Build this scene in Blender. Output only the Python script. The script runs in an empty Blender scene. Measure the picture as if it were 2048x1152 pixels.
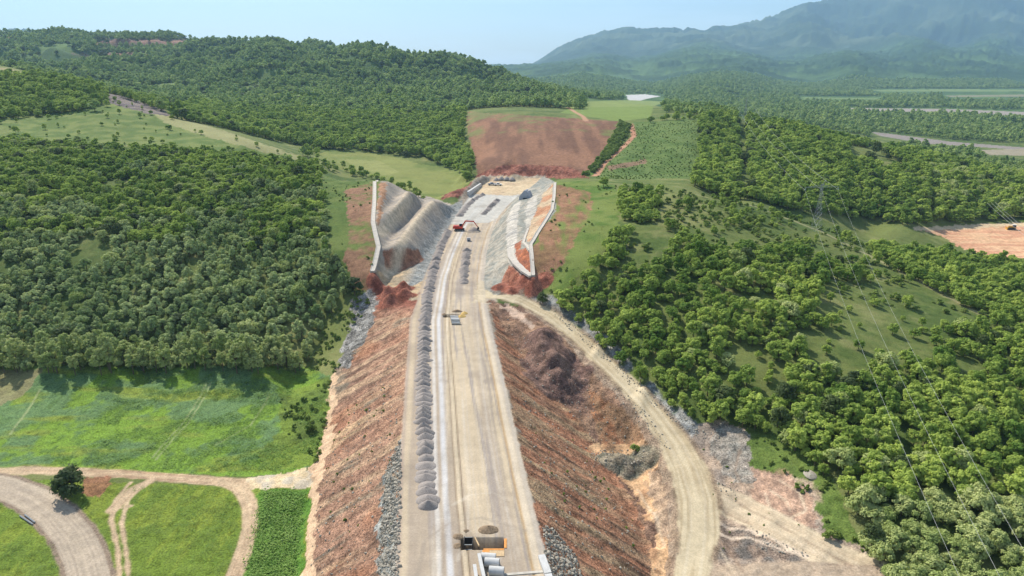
import bpy, bmesh, math, random
import numpy as np
from mathutils import Vector, Matrix
from mathutils.geometry import delaunay_2d_cdt
random.seed(7); RNG = np.random.default_rng(7)
scene = bpy.context.scene
COL = scene.collection
# ------------------------------------------------------------------ camera, sky, sun, exposure
F = 1365.0; PITCH = math.radians(18.1); CAMH = 78.0
SP, CP = math.sin(PITCH), math.cos(PITCH)
cam = bpy.data.objects.new('camera', bpy.data.cameras.new('camera')); COL.objects.link(cam)
cam.location = (0, 0, CAMH); cam.rotation_euler = (math.radians(90) - PITCH, 0, 0)
cam.data.sensor_width = 36; cam.data.lens = 36 * F / 2048; cam.data.clip_end = 60000; cam.data.clip_start = 0.5
scene.camera = cam
SUN_EL, SUN_AZ = math.radians(46), math.radians(-35)      # azimuth from +Y, negative = towards -X
world = bpy.data.worlds.new('World'); scene.world = world; world.use_nodes = True
wn = world.node_tree.nodes; wl = world.node_tree.links
sky = wn.new('ShaderNodeTexSky'); sky.sky_type = 'NISHITA'; sky.sun_disc = False
sky.sun_elevation = SUN_EL; sky.sun_rotation = SUN_AZ; sky.air_density = 1.0; sky.dust_density = 0.9; sky.ozone_density = 1.6
tcw = wn.new('ShaderNodeTexCoord'); mpw = wn.new('ShaderNodeMapping'); mpw.inputs['Scale'].default_value = (1.2, 1.2, 9); mpw.inputs['Rotation'].default_value = (.12, .1, .3)
cln = wn.new('ShaderNodeTexNoise'); cln.inputs['Scale'].default_value = 2.6; cln.inputs['Detail'].default_value = 7; cln.inputs['Roughness'].default_value = .6; cmr = wn.new('ShaderNodeMapRange'); cmr.inputs[1].default_value = .48; cmr.inputs[2].default_value = .75; cmr.inputs[4].default_value = .5
cmx = wn.new('ShaderNodeMix'); cmx.data_type = 'RGBA'; cmx.inputs[7].default_value = (9.5, 10, 10.5, 1)      # thin cirrus
wl.new(tcw.outputs['Generated'], mpw.inputs[0]); wl.new(mpw.outputs[0], cln.inputs[0]); wl.new(cln.outputs[0], cmr.inputs[0]); wl.new(cmr.outputs[0], cmx.inputs[0]); wl.new(sky.outputs[0], cmx.inputs[6]); wl.new(cmx.outputs[2], wn['Background'].inputs[0]); wn['Background'].inputs[1].default_value = 0.115
sd = bpy.data.lights.new('sun', 'SUN'); sd.energy = 4.5; sd.angle = math.radians(0.6); sd.color = (1, .945, .86)
sun = bpy.data.objects.new('sun', sd); COL.objects.link(sun)
sdir = Vector((math.sin(SUN_AZ) * math.cos(SUN_EL), math.cos(SUN_AZ) * math.cos(SUN_EL), math.sin(SUN_EL)))
sun.rotation_euler = sdir.to_track_quat('Z', 'Y').to_euler()
scene.view_settings.view_transform = 'Standard'; scene.view_settings.look = 'None'
scene.view_settings.exposure = 0.42; scene.view_settings.gamma = 1.0
scene.cycles.volume_bounces = 2

# ------------------------------------------------------------------ helpers
def fac(py): return SP + (py - 576) / F * CP
def W(px, py, h):
    z = (CAMH - h) / fac(py)
    return (z * (px - 1024) / F, z * (CP + (576 - py) / F * SP), h)
def D(px, py, z):
    return (z * (px - 1024) / F, z * (CP + (576 - py) / F * SP), CAMH - z * fac(py))
def proj(x, y, h):
    dz = h - CAMH
    z = y * CP - dz * SP; up = y * SP + dz * CP
    return 1024 + F * x / z, 576 - F * up / z, z
def lin(r, g, b, k=1.0):
    f = lambda c: (c / 255 / 12.92 if c / 255 <= .04045 else ((c / 255 + .055) / 1.055) ** 2.4) * k
    return np.array((f(r), f(g), f(b)))
def hsh(i, j, s):
    n = (i.astype(np.int64) * 374761393 + j.astype(np.int64) * 668265263 + s * 1442695041) & 0x7fffffff
    n = ((n ^ (n >> 13)) * 1274126177) & 0x7fffffff
    return ((n ^ (n >> 16)) & 0xffff) / 65535.0
def vnoise(x, y, s=0):
    i = np.floor(x); j = np.floor(y); u = x - i; v = y - j
    u = u * u * (3 - 2 * u); v = v * v * (3 - 2 * v)
    return (hsh(i, j, s) * (1 - u) + hsh(i + 1, j, s) * u) * (1 - v) + (hsh(i, j + 1, s) * (1 - u) + hsh(i + 1, j + 1, s) * u) * v
def fbm(x, y, o=4, s=0, g=.5):
    a = 1.; t = 0.; r = 0.
    for k in range(o):
        r = r + a * (vnoise(x, y, s + k * 17) * 2 - 1); t += a; a *= g; x = x * 2.03 + 11.3; y = y * 2.03 - 7.1
    return r / t
def sstep(a, b, x):
    t = np.clip((x - a) / (b - a), 0, 1); return t * t * (3 - 2 * t)
def inpoly(x, y, poly):
    r = np.zeros(x.shape, bool); n = len(poly)
    for k in range(n):
        x0, y0 = poly[k]; x1, y1 = poly[(k + 1) % n]
        if y0 == y1: continue
        c = ((y0 > y) != (y1 > y)) & (x < (x1 - x0) * (y - y0) / (y1 - y0) + x0)
        r ^= c
    return r
def tag(o, label=None, cat=None, group=None, kind=None):
    if label: o['label'] = label
    if cat: o['category'] = cat
    if group: o['group'] = group
    if kind: o['kind'] = kind
    return o
def link(name, me, parent=None, loc=None):
    o = bpy.data.objects.new(name, me); COL.objects.link(o)
    if parent: o.parent = parent
    if loc is not None: o.location = loc
    return o

# ------------------------------------------------------------------ terrain: survey points -> triangulated surface -> fan grid
NC, Y0 = 1180, 40.0
T1 = 0.98
rows = [44.0]
while rows[-1] < 22000:
    y = rows[-1]
    rows.append(y * (1 + (.0036 if y < 520 else .0036 + .0065 * min(1, math.log(y / 520) / 1.5))))
RY = np.array(rows); NR = len(RY); TC = np.linspace(-T1, T1, NC)
def gcoord(x, y):
    return (x / (y + Y0) + T1) / (2 * T1) * (NC - 1), np.interp(y, RY, np.arange(NR))
# road edges in the photograph (level platform)
RL = [(790, 1152, 0), (797, 1000, 0), (802, 896, 0), (811, 760, 0), (820, 640, 0), (835, 600, 0), (850, 550, 0), (873, 500, 0), (897, 455, 0), (915, 427, .5), (938, 394, 1.5), (965, 369, 3), (990, 355, 4)]
RR = [(1102, 1152, 0), (1079, 1056, 0), (1054, 956, 0), (1024, 826, 0), (1000, 720, 0), (985, 660, 0), (972, 600, 0), (967, 560, 0), (972, 510, 0), (982, 470, 0), (996, 435, 0), (1015, 413, .5), (1036, 392, 1.5), (1060, 375, 3), (1082, 357, 4)]
wRL = np.array([(-19.5, 40, 0)] + [W(*p) for p in RL]); wRR = np.array([(6.5, 40, 0)] + [W(*p) for p in RR])
def XL(y): return np.interp(y, wRL[:, 1], wRL[:, 0])
def XR(y): return np.interp(y, wRR[:, 1], wRR[:, 0])
YEND = wRR[-1, 1]
S = []   # single points
L = []   # break lines
L += [[tuple(p) for p in wRL], [tuple(p) for p in wRR]]
L.append([(-45, 40, -15)] + [W(*p) for p in [(588, 1152, -15), (600, 1060, -15), (612, 985, -15), (640, 915, -14.5), (655, 840, -14), (672, 760, -12.5), (692, 700, -10), (720, 640, -6), (742, 600, -2.5), (765, 575, -.3)]])
# right embankment toe
L.append([(30, 40, -17)] + [W(*p) for p in [(1305, 1152, -17), (1285, 1060, -17), (1235, 970, -16.5), (1185, 900, -15), (1115, 810, -11), (1050, 725, -7), (1010, 660, -3.5), (985, 622, -1)]])
# haul road both edges
HC = [(968, 588, 0, 9), (1000, 592, 0, 7), (1050, 605, -1, 7), (1100, 630, -2.5, 7), (1150, 668, -4.5, 7), (1200, 716, -6.5, 7), (1260, 772, -8.5, 7.5), (1310, 830, -10.5, 8), (1350, 885, -12, 9), (1378, 940, -13, 10), (1395, 1000, -14, 10), (1397, 1060, -14.8, 9), (1390, 1110, -15.2, 7.5), (1384, 1152, -15.5, 7)]
wHC = np.array([W(*p[:3]) for p in HC] + [(46, 60, -16)]); hw = np.array([p[3] - .7 for p in HC] + [6]) / 2
def offs(pts, w, sg):
    out = []
    for i in range(len(pts)):
        a = pts[max(0, i - 1)]; b = pts[min(len(pts) - 1, i + 1)]
        t = np.array((b[0] - a[0], b[1] - a[1])); t /= np.linalg.norm(t)
        out.append((pts[i][0] + sg * -t[1] * w[i], pts[i][1] + sg * t[0] * w[i], pts[i][2]))
    return out
L += [offs(wHC, hw + .8, 1)[2:], offs(wHC, hw + .8, -1)[1:]]
for p in [(1070, 660, -3), (1110, 700, -4), (1080, 680, -1.5), (1150, 745, -9.5), (1180, 800, -12), (1230, 860, -14), (1200, 780, -10.5), (1270, 860, -14), (1262, 925, -16.8), (1320, 960, -15.5), (1300, 1000, -17), (1340, 1060, -16.5), (1330, 1152, -17),
          (1020, 615, -1), (1050, 640, -1.5), (1130, 720, -6),
          (1480, 960, -13), (1560, 960, -12), (1640, 1040, -12.5), (1740, 1152, -13.5), (1500, 1152, -15), (1450, 1060, -15.5), (1420, 870, -11),
          # right hill
          (1120, 610, 0), (1200, 680, -3.5), (1290, 770, -7.5), (1380, 840, -10), (1480, 860, -10), (1600, 920, -10), (1700, 1010, -11), (1760, 1120, -12.5),
          (1200, 560, 6), (1300, 600, 4.5), (1400, 650, 2), (1500, 700, -.5), (1600, 760, -3.5), (1700, 850, -6), (1800, 950, -9), (1900, 1060, -11), (2048, 1152, -13), (2400, 1152, -15), (2100, 1300, -15),
          (1300, 450, 16), (1420, 500, 12.5), (1540, 560, 7.5), (1660, 620, 1.5), (1780, 700, -3), (1900, 800, -6), (2048, 950, -10), (2400, 1000, -13),
          (1240, 480, 13), (1180, 450, 15), (1150, 520, 10), (1120, 575, 3.5), (1085, 578, 2), (1100, 603, .2),
          # behind right ridge
          (1260, 352, 10), (1300, 350, 9), (1400, 350, 10), (1300, 300, 17), (1380, 300, 19), (1260, 300, 17), (1500, 393, 5), (1650, 420, -4), (1800, 447, -11), (1880, 462, -20), (1900, 500, -20.5), (2048, 520, -21), (2048, 455, -20), (2300, 500, -21), (2300, 560, -20), (1990, 430, -17),
          # left cut ground
          (700, 362, 19), (650, 352, 20), (700, 450, 13), (660, 500, 9.5), (700, 545, 4), (735, 585, -.5), (720, 500, 9.5), (640, 420, 15),
          # left wood
          (-200, 740, -15), (0, 735, -15), (300, 740, -15), (600, 745, -15), (640, 690, -12), (-200, 600, -2), (0, 600, -2.5), (150, 610, -3), (300, 600, -2), (450, 610, -3), (600, 600, -3.5), (660, 620, -6), (-250, 450, 13), (0, 450, 12), (150, 450, 13), (300, 450, 11.5), (450, 460, 11), (600, 450, 12.5),
          (-300, 350, 26), (0, 350, 25), (150, 355, 23), (300, 350, 22), (450, 360, 20.5), (600, 352, 21), (0, 520, 5), (300, 520, 5.5), (600, 520, 5), (-300, 520, 5),
          # fields
          (0, 950, -15), (300, 950, -15.3), (550, 960, -15), (0, 1152, -16), (300, 1152, -16), (550, 1152, -15.5), (0, 800, -14.8), (300, 800, -15), (560, 800, -14.6), (-300, 900, -15), (-300, 1152, -16), (500, 1300, -16), (150, 1300, -16),
          # meadow behind the left cut
          (872, 396, 0), (800, 368, 1), (700, 335, 4), (640, 302, 7), (905, 375, 0), (935, 335, 2), (915, 300, 6), (850, 330, 1.5), (760, 320, 3),
          # red hillside
          (960, 355, 3.5), (950, 310, 14), (1040, 295, 17.5), (1150, 305, 14.5), (1210, 300, 15)]:
    S.append(W(*p))
# right cut
L.append([W(*p) for p in [(1110, 365, 17), (1108, 395, 16), (1105, 420, 15), (1085, 452, 13.2), (1060, 490, 11.5), (1064, 522, 9), (1066, 555, 6)]])
L.append([W(*p) for p in [(1066, 555, 6), (1045, 545, 5.8), (1024, 525, 6), (1024, 500, 6.8), (1027, 480, 7.2), (1019, 440, 8), (1031, 410, 8.6), (1050, 385, 8.5)]])
L.append([W(*p) for p in [(1048, 480, 8.4), (1052, 450, 9.2), (1060, 420, 10.5), (1080, 385, 11.5)]])
S += [W(*p) for p in [(1042, 478, 7.8), (1040, 450, 8.6), (1046, 420, 9.6), (1010, 562, 1.5), (1040, 575, 1.5), (1062, 380, 4), (1095, 366, 13)]]
# left cut
L.append([W(*p) for p in [(754, 361, 20), (749, 400, 17.6), (746, 445, 15), (752, 470, 12.5), (757, 495, 10), (752, 520, 7.5), (746, 545, 5)]])
L.append([W(*p) for p in [(905, 412, 4), (888, 402, 8.5), (866, 399, 11), (840, 425, 11), (822, 448, 10.8), (807, 470, 10.5), (787, 491, 9.5), (768, 500, 9.2)]])
L.append([W(*p) for p in [(852, 402, 8.3), (842, 414, 7.6), (818, 442, 7.4), (788, 474, 7.8), (769, 491, 8.9)]])
L.append([W(*p) for p in [(838, 388, 14.5), (817, 381, 18), (800, 402, 17.5), (775, 425, 16.5), (759, 438, 15.6)]])
L.append([W(*p) for p in [(806, 381, 16.6), (797, 391, 15.2), (778, 414, 14.2), (764, 430, 14.6)]])
L.append([W(*p) for p in [(775, 361, 21), (767, 385, 19.2), (760, 420, 17)]])
L.append([W(*p) for p in [(783, 497, 9), (771, 510, 7.5), (769, 528, 4.2)]])
L.append([W(*p) for p in [(802, 500, 7), (820, 490, 7.4), (838, 500, 4), (843, 512, 2)]])
L.append([W(*p) for p in [(774, 536, 1.8), (788, 541, .8), (806, 536, .6), (826, 528, .6), (842, 520, .6), (858, 504, .4), (880, 464, .3), (897, 436, .5), (912, 414, 1.5)]])
S += [W(*p) for p in [(770, 560, 0), (800, 570, -.5), (830, 560, 0)]]
for p in [(-45, 405, 1), (-60, 405, 2), (-90, 412, 4), (-120, 430, 6), (-160, 455, 8), (-30, 430, 1)]: S.append(p)
# scarp at the end of the platform
L.append([W(*p) for p in [(905, 400, 3.0), (935, 383, 4), (962, 364, 5), (985, 352, 5), (1020, 349, 5), (1060, 350, 5), (1140, 353, 7)]])
L.append([W(*p) for p in [(898, 388, 5), (930, 372, 7), (958, 352, 8.5), (985, 342, 9), (1000, 334, 10.5), (1060, 332, 11), (1130, 337, 10.5), (1165, 350, 9)]])
# right ridge
L.append([W(*p) for p in [(1130, 363, 17.5), (1190, 362, 18.5), (1260, 372, 19), (1400, 385, 17), (1500, 402, 13), (1570, 430, 8.5), (1640, 455, 4), (1700, 485, 1.5), (1760, 515, -.5), (1900, 590, -4.5), (2048, 660, -8), (2400, 780, -12)]])
for p in [(120, 365, 2), (160, 372, -6), (200, 365, -17), (250, 330, -20), (330, 300, -20), (210, 400, -20), (320, 380, -20), (420, 380, -22)]: S.append(p)
for p in [  # px, py, depth
          (940, 250, 641), (930, 222, 742), (1050, 222, 690), (1150, 238, 640), (1240, 246, 625), (1230, 272, 585), (1330, 243, 615), (1420, 240, 620),
          (1150, 214, 900), (1220, 215, 900), (1300, 208, 980), (1200, 200, 1200), (1350, 215, 840), (1430, 222, 760), (1040, 205, 1000),
          (1460, 242, 640), (1600, 262, 600), (1750, 300, 560), (1850, 332, 520), (2048, 378, 480), (2400, 440, 460), (1550, 330, 480), (1700, 370, 450), (1450, 320, 500), (1480, 300, 560), (1850, 400, 440), (1500, 350, 450),
          # left grass ridge
          (640, 335, 412), (600, 315, 430), (520, 290, 465), (450, 265, 500), (390, 245, 530), (330, 224, 560), (260, 200, 590), (190, 180, 620), (60, 142, 680), (0, 124, 720), (-250, 110, 760), (-600, 110, 800),
          (100, 240, 520), (300, 262, 490), (0, 200, 580), (0, 285, 430), (200, 285, 440), (420, 300, 440), (-300, 240, 520), (520, 318, 410), (180, 200, 575),
          # ravine and tree band
          (400, 212, 800), (600, 220, 850), (800, 238, 800), (900, 265, 700), (500, 262, 640), (600, 292, 620), (800, 316, 570), (700, 305, 590), (900, 240, 760), (850, 285, 640),
          (350, 205, 950), (200, 185, 1000), (500, 205, 1000), (700, 212, 1000), (900, 220, 980), (0, 150, 1000), (-400, 130, 1000),
          # wooded hill
          (-500, 60, 1850), (0, 68, 1800), (150, 72, 1750), (330, 76, 1700), (450, 90, 1600), (520, 88, 1480), (650, 96, 1440), (800, 108, 1380), (900, 124, 1320), (980, 146, 1250), (1050, 170, 1170), (1130, 195, 1060), (1165, 210, 1000),
          (200, 128, 1400), (340, 120, 1450), (0, 125, 1350), (100, 160, 1150), (300, 165, 1150), (540, 122, 1280), (620, 150, 1200), (480, 160, 1130), (420, 140, 1300), (700, 130, 1300), (760, 165, 1150), (860, 150, 1220), (900, 190, 1080), (1000, 185, 1090), (1060, 205, 1030), (350, 105, 1600), (120, 100, 1600), (-500, 130, 1300),
          # the plain
          (2048, 335, 740), (1750, 272, 1040), (1400, 215, 1700), (1200, 185, 2400), (1700, 180, 3000), (2048, 180, 3000), (2300, 200, 2100), (2400, 350, 680), (1150, 180, 2600), (1000, 160, 3200),
          # low hills
          (1030, 160, 3600), (1300, 165, 3800), (1600, 168, 3700), (2048, 172, 3500), (2400, 172, 3500),
          (1020, 138, 5200), (1100, 134, 5000), (1200, 122, 4900), (1350, 112, 4800), (1430, 114, 4700), (1510, 112, 4600), (1560, 132, 4700), (1620, 112, 4900), (1700, 100, 4900), (1850, 104, 4800), (1960, 112, 4800), (2048, 114, 4900), (2400, 110, 4900),
          (1400, 140, 4200), (1500, 135, 4200), (1650, 142, 4200), (1800, 140, 4200), (1950, 138, 4200), (1250, 145, 4300), (1640, 155, 3950),
          (1100, 133, 6200), (1600, 133, 6000), (2048, 133, 6000), (2400, 133, 6000),
          # mountain
          (1050, 131, 8600), (1085, 126, 8600), (1112, 100, 8700), (1150, 76, 8800), (1190, 56, 8900), (1218, 42, 9000), (1260, 46, 9000), (1340, 50, 9100), (1440, 50, 9200), (1500, 38, 9300), (1560, 16, 9400), (1600, 0, 9500), (1700, -45, 9800), (1850, -95, 10300), (2048, -130, 10500), (2400, -150, 10600),
          (1180, 100, 7900), (1300, 90, 7900), (1420, 85, 7900), (1560, 75, 7900), (1700, 60, 8000), (1850, 55, 8000), (2048, 55, 8000), (1150, 122, 7300), (1300, 118, 7200), (1500, 112, 7100), (1700, 108, 7100), (1900, 100, 7100), (2200, 95, 7100), (2400, 90, 7100),
          (1250, 128, 12500), (1700, 100, 13500), (2400, 100, 14000),
          # far left summits
          (-300, 50, 6500), (0, 56, 6500), (30, 62, 6400), (60, 54, 6500), (92, 66, 6400), (130, 76, 6400), (300, 100, 6400), (425, 92, 6400), (450, 58, 6450), (476, 92, 6400), (600, 110, 6400), (800, 126, 6400), (950, 133, 6400),
          (0, 130, 4200), (300, 132, 4200), (600, 134, 4200), (900, 140, 4200), (-500, 125, 4200),
          (0, 110, 9000), (500, 125, 9000), (900, 131, 9500)]:
    S.append(D(*p))
for t in (-1.0, -.5, 0, .45, 1.0):
    for y in (40., 23000.): S.append((t * (y + Y0), y, -15 if (y < 50 and abs(t) > .3) else (-60 if y > 50 else 0)))
for y in (100, 250, 450): S.append((-1.0 * (y + Y0), y, {100: -16, 250: 2, 450: 38}[y])); S.append((1.0 * (y + Y0), y, {100: -15, 250: -16, 450: -22}[y]))
S += [(.99 * 1000, 960, -25), (-.99 * 1000, 960, 60), (.99 * 2500, 2460, -25), (-.99 * 2500, 2460, 120), (.99 * 5000, 4960, 180), (-.99 * 5000, 4960, 60), (.99 * 11000, 10960, 1200), (-.99 * 11000, 10960, 60), (0, 15000, -60), (0, 11000, -50)]
pts, edges, hs = [], [], []
def addp(p):
    g = gcoord(np.array(p[0]), np.array(p[1])); pts.append((float(g[0]), float(g[1]))); hs.append(p[2]); return len(pts) - 1
for p in S: addp(p)
for ln in L:
    prev = None
    for k in range(len(ln) - 1):
        a, b = np.array(ln[k]), np.array(ln[k + 1]); n = max(1, int(np.linalg.norm(b[:2] - a[:2]) / 6))
        for q in range(n if k < len(ln) - 2 else n + 1):
            i = addp(a + (b - a) * q / n)
            if prev is not None: edges.append((prev, i))
            prev = i
hs = np.array(hs)
res = delaunay_2d_cdt([Vector(p) for p in pts], edges, [], 0, .02)
ov, of, oo = res[0], res[2], res[3]
oh = np.array([hs[o[0]] if len(o) else np.nan for o in oo])
P2 = np.array([tuple(v) for v in ov]); srcP = np.array(pts)
for i in np.where(np.isnan(oh))[0]:
    d = np.hypot(*(srcP - P2[i]).T); k = np.argsort(d)[:3]; w = 1 / (d[k] + 1e-3); oh[i] = (hs[k] * w).sum() / w.sum()
H = np.full((NR, NC), np.nan)
for f in of:
    A, B, Cc = P2[f[0]], P2[f[1]], P2[f[2]]
    c0, c1 = int(max(0, math.floor(min(A[0], B[0], Cc[0])))), int(min(NC - 1, math.ceil(max(A[0], B[0], Cc[0]))))
    r0, r1 = int(max(0, math.floor(min(A[1], B[1], Cc[1])))), int(min(NR - 1, math.ceil(max(A[1], B[1], Cc[1]))))
    if c1 < c0 or r1 < r0: continue
    den = (B[1] - Cc[1]) * (A[0] - Cc[0]) + (Cc[0] - B[0]) * (A[1] - Cc[1])
    if abs(den) < 1e-9: continue
    gx, gy = np.meshgrid(np.arange(c0, c1 + 1), np.arange(r0, r1 + 1))
    a = ((B[1] - Cc[1]) * (gx - Cc[0]) + (Cc[0] - B[0]) * (gy - Cc[1])) / den
    b = ((Cc[1] - A[1]) * (gx - Cc[0]) + (A[0] - Cc[0]) * (gy - Cc[1])) / den
    m = (a >= -1e-6) & (b >= -1e-6) & (a + b <= 1 + 1e-6)
    hh = a * oh[f[0]] + b * oh[f[1]] + (1 - a - b) * oh[f[2]]
    sub = H[r0:r1 + 1, c0:c1 + 1]; sub[m] = hh[m]
print('terrain nan', np.isnan(H).sum(), H.shape, len(of))
H = np.where(np.isnan(H), -15, H)
def gauss(A, s):
    r = int(3 * s); k = np.exp(-.5 * (np.arange(-r, r + 1) / s) ** 2); k /= k.sum()
    P = np.pad(A, ((r, r), (0, 0)), 'edge'); B = sum(k[i] * P[i:i + A.shape[0]] for i in range(2 * r + 1))
    P = np.pad(B, ((0, 0), (r, r)), 'edge'); return sum(k[i] * P[:, i:i + A.shape[1]] for i in range(2 * r + 1))
GY = np.repeat(RY[:, None], NC, 1); GX = TC[None, :] * (GY + Y0)
xl, xr = XL(GY), XR(GY)
droad = np.maximum(xl - GX, GX - xr)                       # metres outside the platform
near = sstep(78, 52, droad) * sstep(520, 480, GY)
H = gauss(H, 1.5) * near + gauss(H, 9) * (1 - near)
ROADH = np.interp(GY, wRL[:, 1], wRL[:, 2])
onroad = sstep(.6, -.6, droad) * sstep(YEND - 2, YEND - 10, GY)
H = H * (1 - onroad) + ROADH * onroad
# folds of the far wooded hill, the low hills and the mountain
Hs = H.copy(); fold = fbm(GX / 210, GY / 260, 4, 31)
H += sstep(880, 1150, GY) * (1 - sstep(2300, 2700, GY)) * sstep(260, 120, GX) * (18 - np.abs(fold) * 85 + fbm(GX / 70, GY / 70, 3, 66) * 12) * sstep(25, 70, Hs)
hills = sstep(3300, 3900, GY); mt = sstep(6400, 7300, GY); nh = fbm(GX / 260, GY / 260, 6, 41, .6)
H += hills * sstep(-20, 60, Hs) * (1 - mt) * (-np.abs(nh) * 90 + fbm(GX / 120, GY / 120, 3, 44) * 16 + 28)
rid = fbm(GX / 1300, GY / 1300, 6, 141, .58); H += mt * sstep(20, 350, Hs) * (-np.abs(rid) * 450 + 90)
H0 = H.copy()
PX, PY, PZ = proj(GX, GY, H)
def sampler(A):
    def f(x, y):
        c, r = gcoord(np.asarray(x, float), np.asarray(y, float))
        c = np.clip(c, 0, NC - 1.001); r = np.clip(r, 0, NR - 1.001); i = r.astype(int); j = c.astype(int); u = r - i; v = c - j
        return (A[i, j] * (1 - v) + A[i, j + 1] * v) * (1 - u) + (A[i + 1, j] * (1 - v) + A[i + 1, j + 1] * v) * u
    return f
hgt0 = sampler(H0)
def hit(px, py, hf=None, zmin=90.0):
    """first point of the terrain on the ray through a pixel of the photograph"""
    hf = hf or hgt0
    zz = zmin * (1.004 ** np.arange(1250)); x = zz * (px - 1024) / F; y = zz * (CP + (576 - py) / F * SP); h = CAMH - zz * fac(py)
    d = h - hf(x, y); k = np.where(d < 0)[0]
    if len(k) == 0: return np.array((x[-1], y[-1], h[-1]))
    k = k[0]
    if k == 0: return np.array((x[0], y[0], float(hf(x[0], y[0]))))
    t = d[k - 1] / (d[k - 1] - d[k]); X = x[k - 1] + (x[k] - x[k - 1]) * t; Y = y[k - 1] + (y[k] - y[k - 1]) * t
    return np.array((X, Y, float(hf(X, Y))))
def pdist(line, reach):
    """distance in metres and arc length from a polyline of ground points"""
    line = np.array(line)[:, :2]; best = np.full(GX.shape, 1e9); arc = np.zeros(GX.shape); s = 0
    for a, b in zip(line[:-1], line[1:]):
        y0, y1 = min(a[1], b[1]) - reach, max(a[1], b[1]) + reach; i0, i1 = np.searchsorted(RY, y0), np.searchsorted(RY, y1)
        ln = np.linalg.norm(b - a)
        if i1 > i0 and ln > 0:
            gx, gy = GX[i0:i1], GY[i0:i1]
            t = np.clip(((gx - a[0]) * (b[0] - a[0]) + (gy - a[1]) * (b[1] - a[1])) / ln ** 2, 0, 1)
            d = np.hypot(gx - a[0] - t * (b[0] - a[0]), gy - a[1] - t * (b[1] - a[1]))
            sb = best[i0:i1]; m = d < sb; sb[m] = d[m]; sa = arc[i0:i1]; sa[m] = (s + t * ln)[m]
        s += ln
    return best, arc
def PL(*pp): return [hit(*p) for p in pp]

# ------------------------------------------------------------------ colours of the ground (albedo by zone)
NZ1 = fbm(GX / 9, GY / 9, 4, 3); NZ2 = fbm(GX / 30, GY / 30, 4, 9); NZ3 = fbm(GX / 2.2, GY / 2.2, 3, 21); NZ4 = fbm(GX / 160, GY / 160, 4, 31)
C = np.zeros((NR, NC, 3)); RG = np.full((NR, NC), .5); VG = np.ones((NR, NC))
jx = NZ1 * .6 + NZ3 * .4
def px_m(m): return m * F / PZ
WX = PX + px_m(1.6) * (NZ3 + NZ1); WY = PY + px_m(.8) * (NZ1 - NZ3)
def put(mask, col, rg=None, vg=None):
    global C
    m = np.clip(mask, 0, 1)[..., None]; C = C * (1 - m) + np.asarray(col) * m
    if rg is not None: RG[...] = RG * (1 - m[..., 0]) + rg * m[..., 0]
    if vg is not None: VG[...] = VG * (1 - m[..., 0]) + vg * m[..., 0]
def zone(poly, y0=0, y1=1e6, k=1.0):
    m = inpoly(PX * (1 - k) + WX * k, PY * (1 - k) + WY * k, poly) & (GY > y0) & (GY < y1)
    return m.astype(float)
def mix(a, b, t): return a * (1 - t[..., None]) + b * t[..., None]
grass = lin(112, 120, 66); grassdk = lin(80, 98, 48); dry = lin(150, 146, 96)
put(np.ones_like(GX), mix(grass, grassdk, sstep(-.4, .4, NZ2 + NZ3 * .4)), .6, 1)
put(sstep(.1, .5, NZ1 + NZ4 * .5) * .5, dry)
# woodland floor everywhere far away
far = sstep(900, 1300, GY); fcol = mix(lin(58, 84, 44), lin(92, 116, 60), sstep(-.5, .5, NZ4 + fbm(GX / 40, GY / 40, 3, 5)))
put(far, fcol, .8, 1)
put(hills, mix(lin(38, 64, 34), lin(84, 108, 58), sstep(-.1, .4, nh)), 1, 1)
put(mt, mix(lin(30, 50, 34), lin(88, 98, 72), sstep(-.2, .45, fbm(GX / 500, GY / 500, 6, 43, .62))), 1, 1)
wood = lin(62, 78, 38)
# left hillside grass
put(zone([(0, 300), (-300, 300), (-300, 190), (0, 170), (200, 190), (330, 222), (450, 265), (600, 315), (640, 338), (560, 330), (400, 300), (200, 288)], 300, 800), mix(lin(122, 132, 72), lin(92, 112, 54), sstep(-.3, .3, NZ1)), .5, 1)
put(zone([(300, 222), (330, 226), (450, 262), (600, 312), (640, 340), (600, 330), (520, 302), (430, 278), (330, 246)], 380, 700) * .8, lin(160, 154, 108), .5, .7)
greyb = mix(lin(102, 92, 92), lin(134, 122, 112), sstep(-.3, .3, fbm(GX / 14, GY / 3, 3, 51)))
put(zone([(170, 174), (215, 182), (265, 198), (320, 215), (345, 232), (300, 228), (240, 212), (190, 198)], 450, 800), greyb, 1.3, .1)
put(zone([(-50, 148), (30, 148), (70, 156), (10, 165), (-50, 168)], 450, 900), greyb * 1.1, 1.2, .1)
put(zone([(-50, 130), (20, 136), (60, 150), (20, 150), (-50, 150)], 450, 900), lin(150, 140, 98), .5, .6)
# red scarps in the far wooded hill
for pl in [[(180, 76), (390, 78), (370, 92), (200, 93)], [(140, 106), (330, 103), (250, 118), (160, 122)], [(10, 70), (80, 72), (60, 80), (10, 78)], [(400, 84), (460, 90), (430, 100), (390, 96)]]:
    put(zone(pl, 1000, 2200) * sstep(-.5, 0, NZ4 + NZ2), mix(lin(112, 84, 78), lin(146, 112, 92), sstep(-.3, .3, NZ2)), 1.2, .1)
# meadow
put(zone([(628, 303), (700, 302), (780, 312), (850, 330), (930, 340), (940, 360), (915, 385), (880, 402), (820, 385), (760, 352), (700, 345), (640, 325)], 390, 680), mix(lin(130, 134, 74), lin(108, 120, 62), sstep(-.3, .4, NZ2 + .4 * NZ1)), .5, .5)
put(zone([(690, 318), (760, 322), (800, 345), (770, 350), (710, 338)], 390, 680) * .5, lin(150, 150, 92))
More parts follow.
